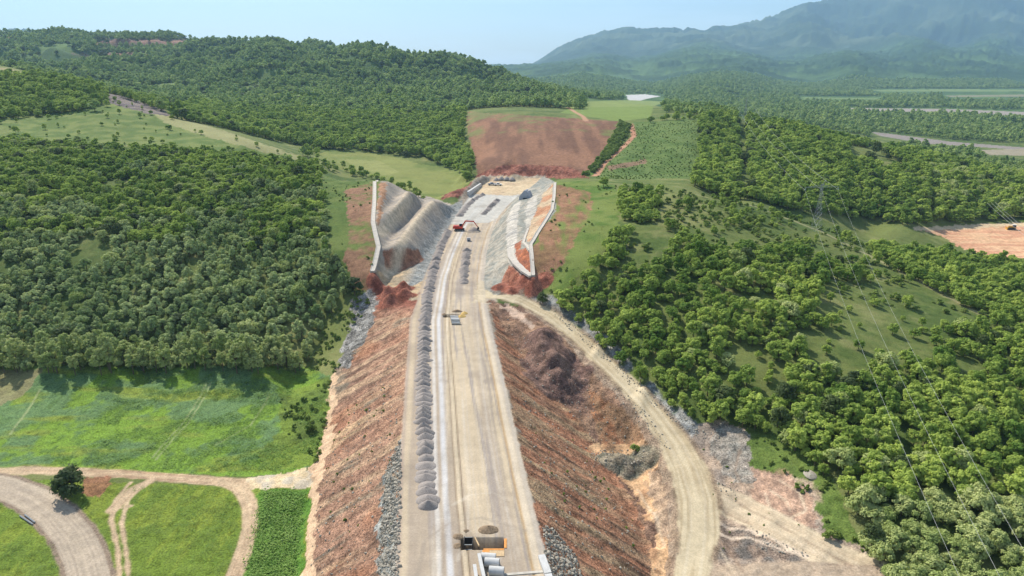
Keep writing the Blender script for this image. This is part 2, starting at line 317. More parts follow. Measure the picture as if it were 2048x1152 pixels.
# red hillside
red = mix(lin(118, 86, 68), lin(144, 106, 82), sstep(-.4, .4, fbm(GX / 8, GY / 50, 4, 61)))
redg = np.clip(sstep(-.1, .6, NZ1 * .7 + NZ2 * .9 - (PY - 244) / 70 + .25 * sstep(60, 0, np.minimum(np.abs(PX - 940), np.abs(PX - (1250 - (PY - 245) * .8))))), 0, 1)
put(zone([(925, 222), (1240, 243), (1255, 262), (1225, 305), (1165, 358), (1000, 335), (955, 352), (945, 300)], 440, 800), red, .7, .1)
put(zone([(925, 222), (1240, 243), (1255, 262), (1225, 305), (1165, 358), (1000, 335), (955, 352), (945, 300)], 440, 800) * redg * .8, lin(116, 124, 72), .7, 1)
put(zone([(1235, 245), (1262, 250), (1235, 300), (1190, 345), (1165, 358), (1215, 305)], 430, 700), lin(96, 124, 54), .8, 1)
put(zone([(1265, 245), (1425, 236), (1400, 355), (1185, 362), (1215, 320), (1262, 280)], 400, 700), mix(lin(104, 122, 66), lin(84, 106, 52), sstep(-.2, .3, NZ1)), .8, 1)
put(zone([(1215, 332), (1290, 318), (1292, 326), (1220, 342)], 400, 700), lin(132, 108, 84), 1, .1)
# platform scarp
sc = zone([(880, 400), (900, 383), (935, 372), (958, 350), (1000, 331), (1060, 329), (1140, 334), (1180, 356), (1135, 357), (990, 356), (962, 371), (905, 402)], 400, 520)
put(sc, mix(lin(120, 74, 60), lin(150, 100, 82), sstep(-.3, .3, fbm(GX / 3, GY / 3, 3, 71))), 1.5, 0)
# hill right of the cut
put(zone([(1108, 362), (1190, 362), (1235, 372), (1240, 450), (1180, 530), (1120, 590), (1085, 570), (1066, 556), (1060, 490), (1085, 452), (1105, 420)], 225, 380), mix(lin(118, 130, 66), lin(86, 112, 46), sstep(-.2, .4, NZ1)), .7, 1)
rr = zone([(1112, 370), (1185, 385), (1180, 430), (1150, 480), (1130, 520), (1085, 560), (1070, 556), (1064, 492), (1090, 452), (1108, 420)], 225, 380)
put(rr * sstep(-.6, .25, fbm(GX / 3, GY / 14, 4, 81) + .4 * NZ1 + .1) * .92, mix(lin(158, 112, 90), lin(136, 102, 76), sstep(-.3, .3, NZ1)), .9, .3)
# left cut surroundings
put(zone([(645, 350), (755, 358), (748, 440), (757, 495), (746, 545), (770, 600), (700, 590), (680, 540), (655, 480)], 225, 400), mix(lin(104, 118, 60), lin(84, 104, 48), sstep(-.3, .3, NZ1)), .8, 1)
put(zone([(690, 380), (755, 358), (748, 440), (757, 495), (746, 545), (760, 590), (715, 575), (690, 520), (700, 450)], 225, 400) * sstep(-.5, .2, NZ1 + NZ3 * .5 + .1), lin(142, 108, 84), .9, .2)
# ---- earthworks around the platform
put(sstep(4.5, 3, droad + NZ1) * (GY > 60) * (GY < YEND + 5), mix(lin(150, 134, 116), lin(170, 156, 136), sstep(-.3, .3, NZ3)), .9, 0)
fall = fbm(GX / 12, GY / 1.1, 4, 91); fall2 = fbm(GX / 18, GY / 3.2, 4, 95)
emb = np.clip(sstep(-.2, .2, droad) * sstep(42, 36, droad) * sstep(300, 262, GY), 0, 1)
toeL = zone([(795, 1200), (580, 1200), (590, 1152), (598, 1060), (612, 985), (640, 915), (655, 840), (672, 760), (692, 700), (720, 640), (742, 600), (765, 575), (850, 565), (850, 700), (815, 1152)], 40, 270, .7) * (droad > -.5) * (GX < 0)
soil = mix(mix(lin(158, 122, 100), lin(182, 152, 122), sstep(-.25, .45, fall2)), lin(124, 98, 82), sstep(.1, .5, fall))
soil = mix(soil, mix(lin(164, 118, 92), lin(178, 140, 112), sstep(-.3, .3, NZ3 + NZ1)), sstep(-.1, .5, NZ2 + .5 * NZ1) * .75)
soil = mix(soil, lin(180, 112, 72), sstep(.2, .55, fbm(GX / 16, GY / 16, 3, 143)) * .35)
put(toeL, soil, 1.6, .05)
put(toeL * sstep(.2, .5, fall2 + NZ2) * sstep(760, 950, PY), lin(196, 168, 130), 1.6, .05)
put(toeL * sstep(.25, .6, NZ1 + fall * .5) * .6, lin(132, 126, 108), 1.6, .3)
put(toeL * sstep(640, 600, PY), mix(lin(132, 82, 66), lin(156, 100, 82), sstep(-.3, .3, NZ3)), 1.6, 0)
put(zone([(700, 600), (745, 575), (760, 600), (735, 670), (700, 735), (680, 740), (690, 690)], 150, 260), mix(lin(128, 124, 118), lin(160, 156, 148), sstep(-.3, .3, NZ3)), 2, 0)
for pl in ([(801, 870), (803, 900), (797, 1250), (752, 1250), (760, 1060), (772, 940)], [(1080, 1050), (1110, 1060), (1150, 1110), (1190, 1250), (1100, 1250)]):
    put(zone(pl, 30, 170), mix(lin(122, 126, 122), lin(160, 160, 152), sstep(-.3, .3, NZ3)), 1.8, 0)
# pale wash-out at the toe
put(zone([(590, 1200), (585, 1100), (605, 1010), (622, 930), (640, 860), (665, 760), (680, 740), (672, 800), (660, 880), (640, 960), (630, 1040), (622, 1200)], 40, 230), lin(206, 174, 140), .6, 0)
rb = zone([(990, 610), (1010, 640), (1060, 720), (1120, 800), (1190, 880), (1250, 960), (1300, 1050), (1330, 1200), (1100, 1200), (1079, 1056), (1054, 956), (1024, 826), (1000, 720), (978, 600)], 40, 260, .7) * (droad > -.5)
soilR = mix(mix(lin(166, 118, 90), lin(158, 128, 100), sstep(-.2, .5, fall2)), lin(104, 82, 66), sstep(.05, .5, fall))
soilR = mix(soilR, mix(lin(156, 104, 74), lin(140, 108, 86), sstep(-.3, .3, NZ3 + NZ1)), sstep(0, .5, NZ2 + .5 * NZ1) * .6)
put(rb, soilR, 1.6, .05)
put(rb * sstep(.15, .5, fall2 + NZ2) * .7 * sstep(700, 900, PY), lin(168, 144, 112), 1.6, .2)
# spoil area between the platform and the haul road
sp = zone([(975, 600), (1050, 612), (1100, 640), (1150, 680), (1210, 745), (1290, 830), (1335, 900), (1350, 960), (1365, 1060), (1365, 1200), (1320, 1200), (1290, 1050), (1240, 960), (1190, 885), (1120, 805), (1050, 722), (1005, 650)], 40, 260)
put(sp, mix(lin(124, 98, 82), lin(150, 120, 96), sstep(-.3, .4, NZ1 + NZ3 * .5)), 1.5, 0)
put(sp * zone([(1180, 780), (1300, 850), (1340, 960), (1280, 960), (1200, 900)], 40, 240) * .8, mix(lin(156, 110, 78), lin(140, 112, 84), sstep(-.3, .3, fbm(GX / 2, GY / 5, 3, 77))), 1.4, 0)
put(zone([(1170, 890), (1290, 880), (1320, 960), (1340, 1040), (1330, 1152), (1300, 1152), (1310, 1060), (1270, 990), (1230, 940)], 40, 200) * .85, mix(lin(210, 172, 130), lin(180, 140, 104), sstep(-.1, .4, NZ3)), .7, 0)
put(zone([(1290, 940), (1345, 930), (1370, 1000), (1350, 1080), (1310, 1060)], 40, 200) * .7, lin(170, 150, 128), 1.2, 0)
put(zone([(1010, 603), (1045, 625), (1080, 660), (1070, 662), (1030, 635), (1000, 612)], 40, 260), lin(188, 162, 140), .7, 0)
# stones beside the haul road
dh, ah = pdist(wHC, 60); hwA = np.interp(ah, np.concatenate([[0], np.cumsum(np.linalg.norm(np.diff(wHC[:, :2], axis=0), axis=1))]), hw)
rock = mix(lin(128, 130, 128), lin(164, 162, 154), sstep(-.3, .3, NZ3))
sideR = (dh < hwA + 3.2 + NZ1 * 2.5) & (ah > 12) & (ah < 125) & ((GX - 0) > np.interp(GY, wHC[::-1, 1], wHC[::-1, 0])); put(sideR * 1.0 * sstep(-.8, .1, NZ1 + NZ3), rock * .9, 1.4, 0)
put((dh < hwA + 2.2 + NZ1 * 1.5) * (ah > 20) * (GX < np.interp(GY, wHC[::-1, 1], wHC[::-1, 0])) * .8, mix(lin(150, 130, 110), lin(170, 152, 130), sstep(-.3, .3, NZ3)), 1.2, 0)
# bottom right bare platform
br = zone([(1400, 850), (1440, 840), (1500, 862), (1520, 940), (1620, 960), (1700, 1040), (1770, 1152), (1770, 1200), (1400, 1200), (1380, 1000)], 40, 200)
put(br, mix(lin(172, 150, 128), lin(146, 132, 118), sstep(-.3, .4, NZ1 + NZ3 * .4)), 1.1, .05)
put(zone([(1490, 930), (1560, 940), (1620, 1000), (1640, 1060), (1560, 1040), (1500, 1000)], 40, 200) * .7, mix(lin(188, 150, 124), lin(160, 128, 108), sstep(-.3, .3, fbm(GX, GY / 3, 3, 78))), .9, 0)
put(zone([(1440, 845), (1510, 865), (1500, 960), (1460, 960), (1420, 900)], 40, 200) * .8, mix(lin(140, 138, 128), lin(160, 150, 136), sstep(-.3, .3, NZ3)), 1.6, .1)
put(zone([(1500, 862), (1580, 870), (1640, 930), (1700, 1010), (1740, 1110), (1650, 1060), (1620, 980), (1570, 950), (1505, 930)], 40, 200) * sstep(-.45, .15, NZ1 + NZ3 * .5 + .1), mix(lin(108, 126, 60), lin(92, 112, 52), sstep(-.3, .3, NZ3)), 1.0, 1)
put(zone([(1430, 1040), (1500, 1060), (1620, 1110), (1600, 1125), (1430, 1115), (1415, 1080)], 40, 160) * .8, mix(lin(130, 112, 98), lin(108, 104, 98), sstep(-.3, .3, NZ3)), 1.6, .1)
def strip(line, width, col, feather=.35, k=1.0, rg=.35, wob=.35, vg=0):
    d, s = pdist(line, width + 3); m = sstep(width / 2 + feather, width / 2 - feather, d + wob * NZ3) * k; put(m, col, rg, vg); return d, s
def stripes(d, s, sc=.5, seed=5): return fbm(d / sc, s / 25, 3, seed)
tanr = lin(194, 178, 146)
# side road to the lower right, and shed road
ln = PL((1410, 985), (1470, 1010), (1540, 1045), (1620, 1090), (1700, 1130), (1790, 1170)); d, s = pdist(ln, 20)
put(sstep(4.6, 3.8, d + .5 * NZ3) * 1.0, mix(lin(200, 182, 152), lin(184, 164, 136), sstep(-.4, .4, stripes(d, s))), .2, 0)
ln = PL((1400, 1150), (1500, 1145), (1620, 1140), (1760, 1150)); d, s = pdist(ln, 20)
put(sstep(2.6, 1.9, d + .4 * NZ3), mix(lin(180, 160, 136), lin(164, 144, 122), sstep(-.4, .4, stripes(d, s))), .5, 0)
for q in (0, 1): strip(PL((1425 - q * 12, 1040 + q * 22), (1500, 1060 + q * 16), (1560, 1085 + q * 12), (1612, 1112)), .8, lin(212, 192, 168), k=.8)
for q, a_ in enumerate([((1560, 960), (1600, 985), (1612, 1020), (1580, 1035), (1540, 1015), (1530, 985)), ((1470, 1000), (1520, 1030), (1580, 1062), (1640, 1098), (1700, 1128)), ((1440, 990), (1500, 1030), (1570, 1070), (1650, 1115)), ((1425, 1010), (1460, 1030), (1500, 1048)), ((1410, 1065), (1440, 1100), (1470, 1150)), ((1420, 1060), (1455, 1095), (1490, 1150)), ((1540, 980), (1572, 1000), (1580, 1020)), ((1290, 960), (1330, 1010), (1345, 1070)), ((1275, 975), (1312, 1030), (1330, 1090)), ((1480, 900), (1470, 940), (1490, 980))]):
    strip(PL(*a_), .6, lin(140, 118, 98) if q % 2 else lin(204, 184, 156), .3, .6, .6)
# haul road surface
sh = stripes(dh * np.sign(GX - 20), ah, .7)
put(sstep(.5, -.3, dh - hwA + .4 * NZ3), mix(lin(198, 182, 150), lin(176, 158, 126), sstep(-.3, .35, sh + .3 * NZ1)), .12, 0)
put(sstep(.5, -.3, dh - hwA + .4 * NZ3) * sstep(.5, .1, np.abs(np.abs(dh) - 1.6 - .3 * NZ1)) * .35, lin(206, 194, 168))
put(sstep(1.2, .2, np.abs(dh - hwA - .2)) * (ah > 8) * .75 * sstep(-.5, .2, NZ1 + NZ3), lin(136, 116, 94), 1.1, 0)
# red clearing
put(zone([(1830, 458), (1960, 452), (2100, 448), (2400, 470), (2400, 600), (2100, 525), (2010, 515), (1930, 500), (1880, 470)], 300, 470), mix(lin(196, 146, 114), lin(210, 170, 132), sstep(-.3, .3, fbm(GX / 14, GY / 3, 3, 88))), .6, 0)
put(zone([(1820, 455), (1960, 448), (2100, 443), (2100, 449), (1960, 456), (1840, 462)], 300, 520), lin(200, 176, 140), .5, 0)
put(zone([(1960, 368), (2100, 360), (2100, 388), (2010, 384)], 420, 900), lin(150, 116, 96), .6, 0)
# fields on the left
fld = mix(mix(lin(120, 150, 56), lin(104, 132, 84), sstep(-.05, .2, NZ1 + .5 * NZ2 + .3 * NZ3)), lin(134, 148, 62), sstep(.1, .5, fbm(GX / 14, GY / 4, 3, 14)))
zf = zone([(-400, 730), (620, 735), (665, 755), (650, 850), (630, 925), (600, 945), (480, 950), (330, 946), (190, 938), (-400, 938)], 60, 230, .6); put(zf, mix(fld, lin(84, 112, 58), sstep(.1, .6, NZ3 + .4 * fbm(GX / .9, GY / 3, 2, 15)) * .6), 1.15, 1)
put(zf * zone([(560, 780), (665, 755), (650, 850), (630, 930), (560, 930), (500, 940), (560, 860)], 60, 230), mix(lin(122, 142, 58), lin(94, 112, 52), sstep(-.2, .4, NZ1)), 1.2, 1)
put(zone([(-300, 735), (90, 738), (60, 780), (0, 812), (-300, 850)], 60, 230) * .9, lin(136, 128, 92), .7, .3)
zg = zone([(-400, 950), (620, 975), (612, 1060), (600, 1200), (-400, 1200)], 40, 140, .6); put(zg, mix(lin(128, 142, 54), lin(110, 130, 50), sstep(-.3, .3, NZ1 + fbm(GX / 2, GY / 9, 3, 19))), 1.1, 1)
put(zg * sstep(.15, .5, NZ3 + .5 * NZ1) * .5, lin(94, 112, 48))
put(zone([(520, 980), (615, 980), (605, 1060), (595, 1200), (480, 1200), (500, 1100)], 40, 140), mix(lin(92, 132, 50), lin(110, 148, 58), sstep(-.3, .3, NZ3)), 1.4, 1)
# tractor marks in the big field
for a in [((412, 768), (375, 835), (330, 885), (305, 915)), ((420, 768), (385, 835), (340, 885), (312, 918)), ((540, 790), (500, 850), (430, 890)), ((80, 780), (50, 830), (20, 870))]:
    strip(PL(*a), .6, lin(150, 158, 110), .25, .8, .5, .1, .5)
# dirt tracks in the fields
trk = lambda d, s: mix(lin(190, 166, 134), lin(168, 140, 112), sstep(-.3, .4, stripes(d, s, .5)))
ln = PL((-120, 940), (0, 944), (60, 942), (150, 943), (260, 948), (380, 958), (470, 965), (560, 965), (620, 960)); d, s = pdist(ln, 12); put(sstep(2.1, 1.4, d + .4 * NZ3), trk(d, s), .5, 0)
put(zone([(485, 955), (560, 940), (612, 935), (625, 945), (618, 975), (500, 980)], 40, 160), mix(lin(206, 184, 146), lin(184, 172, 150), sstep(-.3, .3, NZ3)), .6, 0)
for w, a in [(3.6, ((440, 962), (480, 975), (500, 1010), (502, 1050), (488, 1100), (466, 1160), (440, 1220))), (1.0, ((262, 965), (232, 1000), (222, 1040), (236, 1100), (240, 1170))), (1.0, ((285, 968), (255, 1005), (243, 1045), (252, 1100), (258, 1170))), (2.6, ((300, 962), (265, 980), (225, 1020))), (.7, ((226, 1020), (262, 1012)))]:
    ln = PL(*a); d, s = pdist(ln, 10); put(sstep(w / 2 + .35, w / 2 - .35, d + .35 * NZ3), trk(d, s), .5, 0)
# asphalt-grey side road, bottom left
ln = PL((-260, 938), (-120, 950), (0, 973), (60, 994), (112, 1030), (148, 1074), (168, 1115), (178, 1156), (186, 1230)); SIDE = ln; d, s = pdist(ln, 14)
put(sstep(4.0, 3.4, d), mix(lin(180, 164, 142), lin(164, 149, 130), sstep(-.4, .4, stripes(d, s, .4))), .25, 0); put(sstep(4.6, 4.1, d + .4 * NZ3) * sstep(3.3, 3.6, d), lin(140, 122, 104), .8, .2)
# soil beside the lone tree
put(zone([(160, 955), (215, 950), (230, 970), (200, 995), (160, 985)], 40, 150) * .9, lin(142, 100, 76), 1.2, 0)
# ---- cut slopes
lc = zone([(760, 361), (775, 361), (817, 378), (866, 396), (905, 410), (925, 400), (925, 440), (880, 500), (850, 560), (800, 580), (768, 560), (748, 540), (757, 495), (750, 440)], 225, 420, .3)
cutn = fbm(GX / 2.5, GY / 9, 4, 101); cutv = fbm(GY / 1.6, H0 / 12, 3, 104)
put(lc, mix(mix(lin(152, 142, 128), lin(172, 158, 140), sstep(-.3, .3, NZ1)), lin(140, 134, 126), sstep(0, .5, cutv)), .5, 0)
put(zone([(757, 366), (772, 363), (768, 400), (764, 440), (756, 460)], 225, 420), lin(156, 120, 92), 1, 0)

put(zone([(746, 548), (772, 538), (845, 524), (852, 545), (840, 600), (780, 595), (760, 572)], 205, 320), mix(lin(194, 168, 132), lin(160, 144, 120), sstep(-.3, .3, NZ3)), .8, 0)
put(lc * sstep(9, 4, droad + NZ1 * 2) * (GX < xl), mix(lin(132, 134, 130), lin(152, 150, 142), sstep(-.3, .3, NZ3)), 1.3, 0)
put(zone([(766, 502), (790, 495), (838, 500), (848, 520), (800, 546), (770, 540)], 225, 320, .4), mix(lin(160, 118, 92), lin(146, 104, 82), sstep(-.3, .3, NZ1)), 1.0, 0)
for crest in ([(866, 399), (840, 425), (807, 470), (787, 492), (765, 500)], [(817, 382), (800, 403), (775, 426), (758, 439)]):
    ln = [W(p[0], p[1] + 1, 11 if crest[0][0] > 850 else 17.5) for p in crest]; strip(ln, 3.2, lin(200, 182, 154), 1.2, .85, .7)
rc = zone([(1108, 362), (1112, 420), (1085, 455), (1062, 492), (1068, 558), (1045, 590), (990, 590), (962, 575), (960, 540), (985, 460), (1030, 395), (1085, 352)], 225, 480, .3) * (droad > 0)
put(rc, mix(lin(140, 140, 130), lin(166, 158, 142), sstep(-.3, .4, NZ3 + cutn)), .8, 0)
put(rc * zone([(1040, 500), (1062, 492), (1068, 556), (1050, 545), (1034, 520), (1030, 490), (1045, 480)], 225, 400, .5), mix(lin(168, 104, 72), lin(150, 98, 76), sstep(-.3, .3, NZ3)), 1.2, 0)
put(rc * zone([(1060, 485), (1052, 478), (1066, 430), (1090, 385), (1106, 366), (1104, 420), (1082, 452)], 225, 420, .5), mix(lin(176, 128, 96), lin(184, 162, 132), sstep(-.3, .2, NZ1)), .8, 0)
put(rc * zone([(1004, 560), (1022, 530), (1060, 562), (1068, 575), (1040, 592), (1000, 590)], 205, 400, .7), mix(lin(146, 92, 72), lin(166, 112, 88), sstep(-.3, .3, NZ3)), 1.5, 0)
wht = mix(lin(190, 182, 168), lin(160, 156, 148), sstep(-.1, .5, cutv))
put(rc * zone([(1018, 525), (1013, 470), (1012, 440), (1028, 408), (1042, 402), (1034, 440), (1036, 475), (1030, 500), (1036, 530), (1030, 538)], 225, 420, .4), wht, .8, 0)
put(rc * zone([(1052, 455), (1050, 425), (1060, 395), (1078, 385), (1070, 420), (1060, 455)], 225, 420, .4) * .8, wht, .8, 0)
put(rc * zone([(975, 585), (1085, 575), (1110, 600), (1060, 602), (1000, 592)], 200, 300) * .8, mix(lin(120, 108, 94), lin(140, 126, 108), sstep(-.3, .3, NZ3)), 1.3, .1)
# ---- the platform itself
w01 = (GX - xl) / (xr - xl); wm = (GX - xl)
road = sstep(.25, -.25, droad + .25 * NZ3) * (GY < YEND)
st = fbm(w01 * 9, GY / 60, 4, 111) * 1.2; st2 = fbm(w01 * 30, GY / 40, 3, 117) + NZ1 * .25
rc_ = mix(mix(lin(168, 152, 132), lin(190, 172, 144), sstep(-.35, .35, st)), lin(154, 142, 130), sstep(.0, .5, st2))
put(road, rc_, .08, 0)
dxw = (GY + Y0) * (TC[1] - TC[0]) / 26
def band(a, b, col, k=1, f=.012, y0=0, y1=1e9, wob=.006):
    f = np.maximum(f, dxw * .75)
    ww = w01 + wob * fbm(w01 * 2, GY / 14, 3, 5)
    put(road * np.clip(sstep(a - f, a + f, ww) + sstep(b + f, b - f, ww) - 1, 0, 1) ** .8 * k * ((GY > y0) & (GY < y1)), col)
band(-.05, .055, lin(168, 150, 132), .8); band(.03, .075, lin(188, 170, 142), .9)
band(.335, .375, lin(198, 197, 195), .8, y1=420); band(.27, .30, lin(208, 202, 192), .7, y1=330); band(.24, .25, lin(172, 166, 160), .5)
band(.43, .443, lin(134, 116, 92), .8, .004, y1=340); band(.475, .487, lin(118, 102, 82), .95, .004, y1=345); band(.443, .475, lin(202, 184, 154), .7, .006, y1=340)
band(.885, .90, lin(170, 142, 104), .95, .006, y1=400); band(.91, .95, lin(204, 190, 168), .6); band(.955, 1.02, lin(176, 166, 152), .7)
for a in (.55, .58, .66, .69, .76, .79): band(a, a + .008, lin(182, 172, 158), .5, .004)
put(road * zone([(905, 430), (940, 388), (1060, 385), (1035, 400), (1000, 432), (980, 445), (900, 448)], 320, 460, .5) * .85, lin(184, 181, 171), .25, 0)
put(road * zone([(940, 388), (990, 352), (1085, 352), (1060, 385), (1020, 392)], 400, 500, .5) * .9, mix(lin(204, 182, 146), lin(190, 164, 130), sstep(-.3, .3, NZ1)), .5, 0)
put(road * zone([(960, 558), (1000, 575), (985, 606), (945, 602)], 200, 300) * .6, tanr, .4, 0)
for q in range(14):     # stains left by turning wheels
    a = W(850 + q * 17 % 180, 620 + (q * 97) % 470, 0); rr_ = 1.5 + q % 3
    put(road * sstep(.7, .0, np.abs(np.hypot(GX - a[0], (GY - a[1]) * .5) - rr_ - NZ1) - .1) * .12, lin(150, 138, 120))
put(sc * (PY < 351), mix(lin(120, 74, 60), lin(150, 100, 82), sstep(-.3, .3, fbm(GX / 3, GY / 3, 3, 71))), 1.5, 0)
for q, (w_, k_, pp_) in enumerate([(.5, .45, ((868, 1150), (880, 1060), (890, 960), (893, 860), (890, 760), (893, 660), (900, 600))), (.5, .4, ((884, 1150), (893, 1060), (900, 960), (902, 860), (899, 760), (901, 660), (906, 600))), (.4, .5, ((905, 1010), (940, 990), (985, 985), (1020, 1000))), (.4, .5, ((1060, 1120), (1040, 1040), (1010, 960), (990, 860), (975, 760), (965, 660), (962, 600))), (.4, .4, ((1040, 1120), (1020, 1040), (994, 960), (976, 860), (963, 760), (955, 660), (953, 600))), (.35, .5, ((835, 1150), (850, 1080), (900, 1045), (960, 1035), (1050, 1060))), (.35, .5, ((915, 1120), (935, 1060), (938, 980), (930, 900), (925, 800))), (.6, .35, ((895, 560), (905, 520), (925, 480), (945, 440), (965, 420))), (.5, .4, ((958, 600), (952, 560), (958, 510), (972, 460), (990, 430)))]):
    d_, s_ = pdist(PL(*pp_), 4); put(road * sstep(w_ / 2 + .35, w_ / 2 - .2, d_ + .3 * NZ3) * k_ * (.6 + .4 * (q % 2)), lin(150, 138, 122) if q % 2 else lin(206, 196, 178))
put(road * sstep(.25, .6, NZ1 + fbm(GX / 5, GY / 12, 3, 133) * .6) * .35, lin(146, 132, 116))
# river gravel and far fields on the plain
for pl, c_ in [([(1252, 190), (1290, 188.5), (1322, 192.5), (1292, 198), (1268, 205), (1258, 203)], lin(190, 186, 180)), ([(1700, 216), (1900, 218), (2100, 226), (2100, 236), (1900, 226), (1700, 221)], lin(150, 140, 130)),
               ([(1500, 215), (1700, 217), (1760, 221), (1600, 221)], lin(172, 164, 148)), ([(1740, 263), (1800, 270), (1900, 283), (2060, 296), (2060, 301), (1850, 287), (1760, 272)], lin(140, 130, 122)), ([(1890, 191), (2100, 188), (2100, 193), (1900, 194)], lin(128, 124, 96)),
               ([(1740, 180), (1900, 178), (2100, 180), (2100, 183), (1760, 183)], lin(112, 128, 74)), ([(1600, 194), (1760, 196), (1750, 199), (1610, 197)], lin(108, 126, 72)), ([(1150, 213), (1310, 206), (1300, 235), (1240, 243), (1120, 225)], lin(116, 132, 66)), ([(1120, 205), (1250, 200), (1330, 203), (1310, 212), (1130, 216)], lin(126, 138, 76)),
               ([(1960, 300), (2100, 296), (2100, 312), (1980, 310)], lin(150, 140, 118))]:
    put(zone(pl, 650, 4000, .15) , c_, .5, .2)
PLAIN_OPEN = [[(1246, 188), (1325, 188), (1335, 196), (1290, 214), (1246, 214)], [(1690, 215), (1900, 217), (2150, 224), (2150, 242), (1900, 232), (1700, 226)], [(1740, 262), (1900, 279), (2150, 294), (2150, 314), (1850, 298), (1740, 280)], [(1880, 188), (2150, 185), (2150, 204), (1890, 205)], [(1735, 178), (2150, 177), (2150, 190), (1750, 192)], [(1590, 192), (1765, 193), (1760, 207), (1600, 205)], [(1110, 200), (1340, 200), (1310, 236), (1240, 245), (1110, 228)], [(1950, 300), (2150, 296), (2150, 330), (1974, 324)]]
# far dirt tracks
strip(PL((1400, 392), (1500, 410), (1570, 436), (1640, 462), (1700, 492), (1760, 522), (1830, 558), (1900, 596), (1960, 628)), 3.0, lin(168, 158, 118), 1.5, .75, .5, .6, .4)
strip(PL((1262, 248), (1268, 272), (1240, 300), (1210, 325), (1188, 352)), 4.2, mix(lin(186, 140, 112), lin(170, 124, 98), sstep(-.3, .3, NZ1)), .6, 1, .5)
strip(PL((1135, 214), (1150, 224), (1165, 232), (1172, 242)), 5, lin(178, 138, 108), .8)

# ------------------------------------------------------------------ relief
H += (1 - onroad) * (1 - sstep(.0, 1.0, np.zeros_like(H))) * 0
veget = VG
H += (1 - onroad) * (NZ1 * .35 + NZ3 * .14) * np.where(PZ < 900, 1, 0) * (.4 + .6 * RG) * sstep(-.5, 3, droad) * (1 - .8 * lc)
emL = np.maximum(toeL, rb)
H += emL * sstep(0, 3, droad) * (fall * .38 + fall2 * .5) * sstep(-.7, .3, NZ2 + .6 * NZ1)
H += sp * sstep(0, 4, droad) * sstep(0, 2.5, dh - hwA) * (NZ3 * .5 + NZ1 * .9)
H += br * sstep(0, 2.5, dh - hwA) * NZ3 * .25
H += (lc + rc).clip(0, 1) * sstep(.5, 4, droad) * (cutv * .2 + cutn * .1)
H += zf * (NZ1 * .25 + NZ3 * .18) + zg * NZ3 * .08
H += sc * NZ3 * .8
def mound(px, py, h, rx, ry, up, col, seed):
    global H
    a = W(px, py, h); d = np.hypot((GX - a[0]) / rx, (GY - a[1]) / ry) + .22 * fbm(GX / 4, GY / 4, 3, seed); m = np.clip(1 - d, 0, 1)
    H += up * (m * (.6 + .4 * m)) * 1.0; put(sstep(0, .12, m), col, 1.4, 0)
bspoil = mix(lin(112, 88, 78), lin(132, 106, 92), sstep(-.3, .3, NZ3))
mound(1110, 742, -7, 11, 13, 5.5, bspoil, 3); mound(1085, 690, -4.5, 7, 9, 3, bspoil, 4)
rsp = mix(lin(138, 84, 66), lin(160, 104, 84), sstep(-.3, .3, NZ3))
for k_ in range(9): mound(752 + (k_ * 31) % 66, 580 + (k_ * 23) % 30, -1, 4, 4, 2.3, rsp, 5 + k_)
mound(1250, 925, -16, 8, 5, 2.6, mix(lin(110, 108, 92), lin(146, 134, 112), sstep(-.3, .3, NZ3)), 15)
for k_ in range(5): mound(1000 + k_ * 22, 574 + (k_ * 7) % 12, 1, 3.5, 3.5, 1.6, rsp, 25 + k_)
# ruts along the platform
H -= onroad * (.10 * sstep(.012, 0, np.abs(w01 - .481)) + .08 * sstep(.012, 0, np.abs(w01 - .436)) + .10 * sstep(.015, 0, np.abs(w01 - .893)))
# the trench by the pipes (a real hole)
def hole(px0, px1, py, length_y, depth):
    a = W(px0, py, 0); b = W(px1, py, 0); m = (GX > a[0]) & (GX < b[0]) & (GY < a[1]) & (GY > a[1] - length_y); H[m] = -depth; put(m.astype(float), lin(112, 96, 78)); return a, b  # dark soil tone painted in to deepen the shade inside the hole
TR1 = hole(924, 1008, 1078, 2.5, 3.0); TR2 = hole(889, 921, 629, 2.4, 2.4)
hgt = sampler(H)
me = bpy.data.meshes.new('terrain'); nv = NR * NC
co = np.empty((nv, 3), np.float32); co[:, 0] = GX.ravel(); co[:, 1] = GY.ravel(); co[:, 2] = H.ravel()
idx = np.arange(nv).reshape(NR, NC); q = np.stack([idx[:-1, :-1], idx[:-1, 1:], idx[1:, 1:], idx[1:, :-1]], -1).reshape(-1, 4)
me.vertices.add(nv); me.vertices.foreach_set('co', co.ravel()); nf = len(q)
me.loops.add(nf * 4); me.loops.foreach_set('vertex_index', q.astype(np.int32).ravel()); me.polygons.add(nf)
me.polygons.foreach_set('loop_start', (np.arange(nf) * 4).astype(np.int32)); me.polygons.foreach_set('use_smooth', np.ones(nf, bool)); me.update(calc_edges=True)
ca = me.attributes.new('albedo', 'FLOAT_COLOR', 'POINT'); c4 = np.ones((nv, 4), np.float32); c4[:, :3] = np.clip(C, 0, 1).reshape(-1, 3); ca.data.foreach_set('color', c4.ravel())
for nm, A in (('rough', RG), ('veg', VG)): me.attributes.new(nm, 'FLOAT', 'POINT').data.foreach_set('value', A.astype(np.float32).ravel())
ground = link('ground', me); ground['kind'] = 'structure'

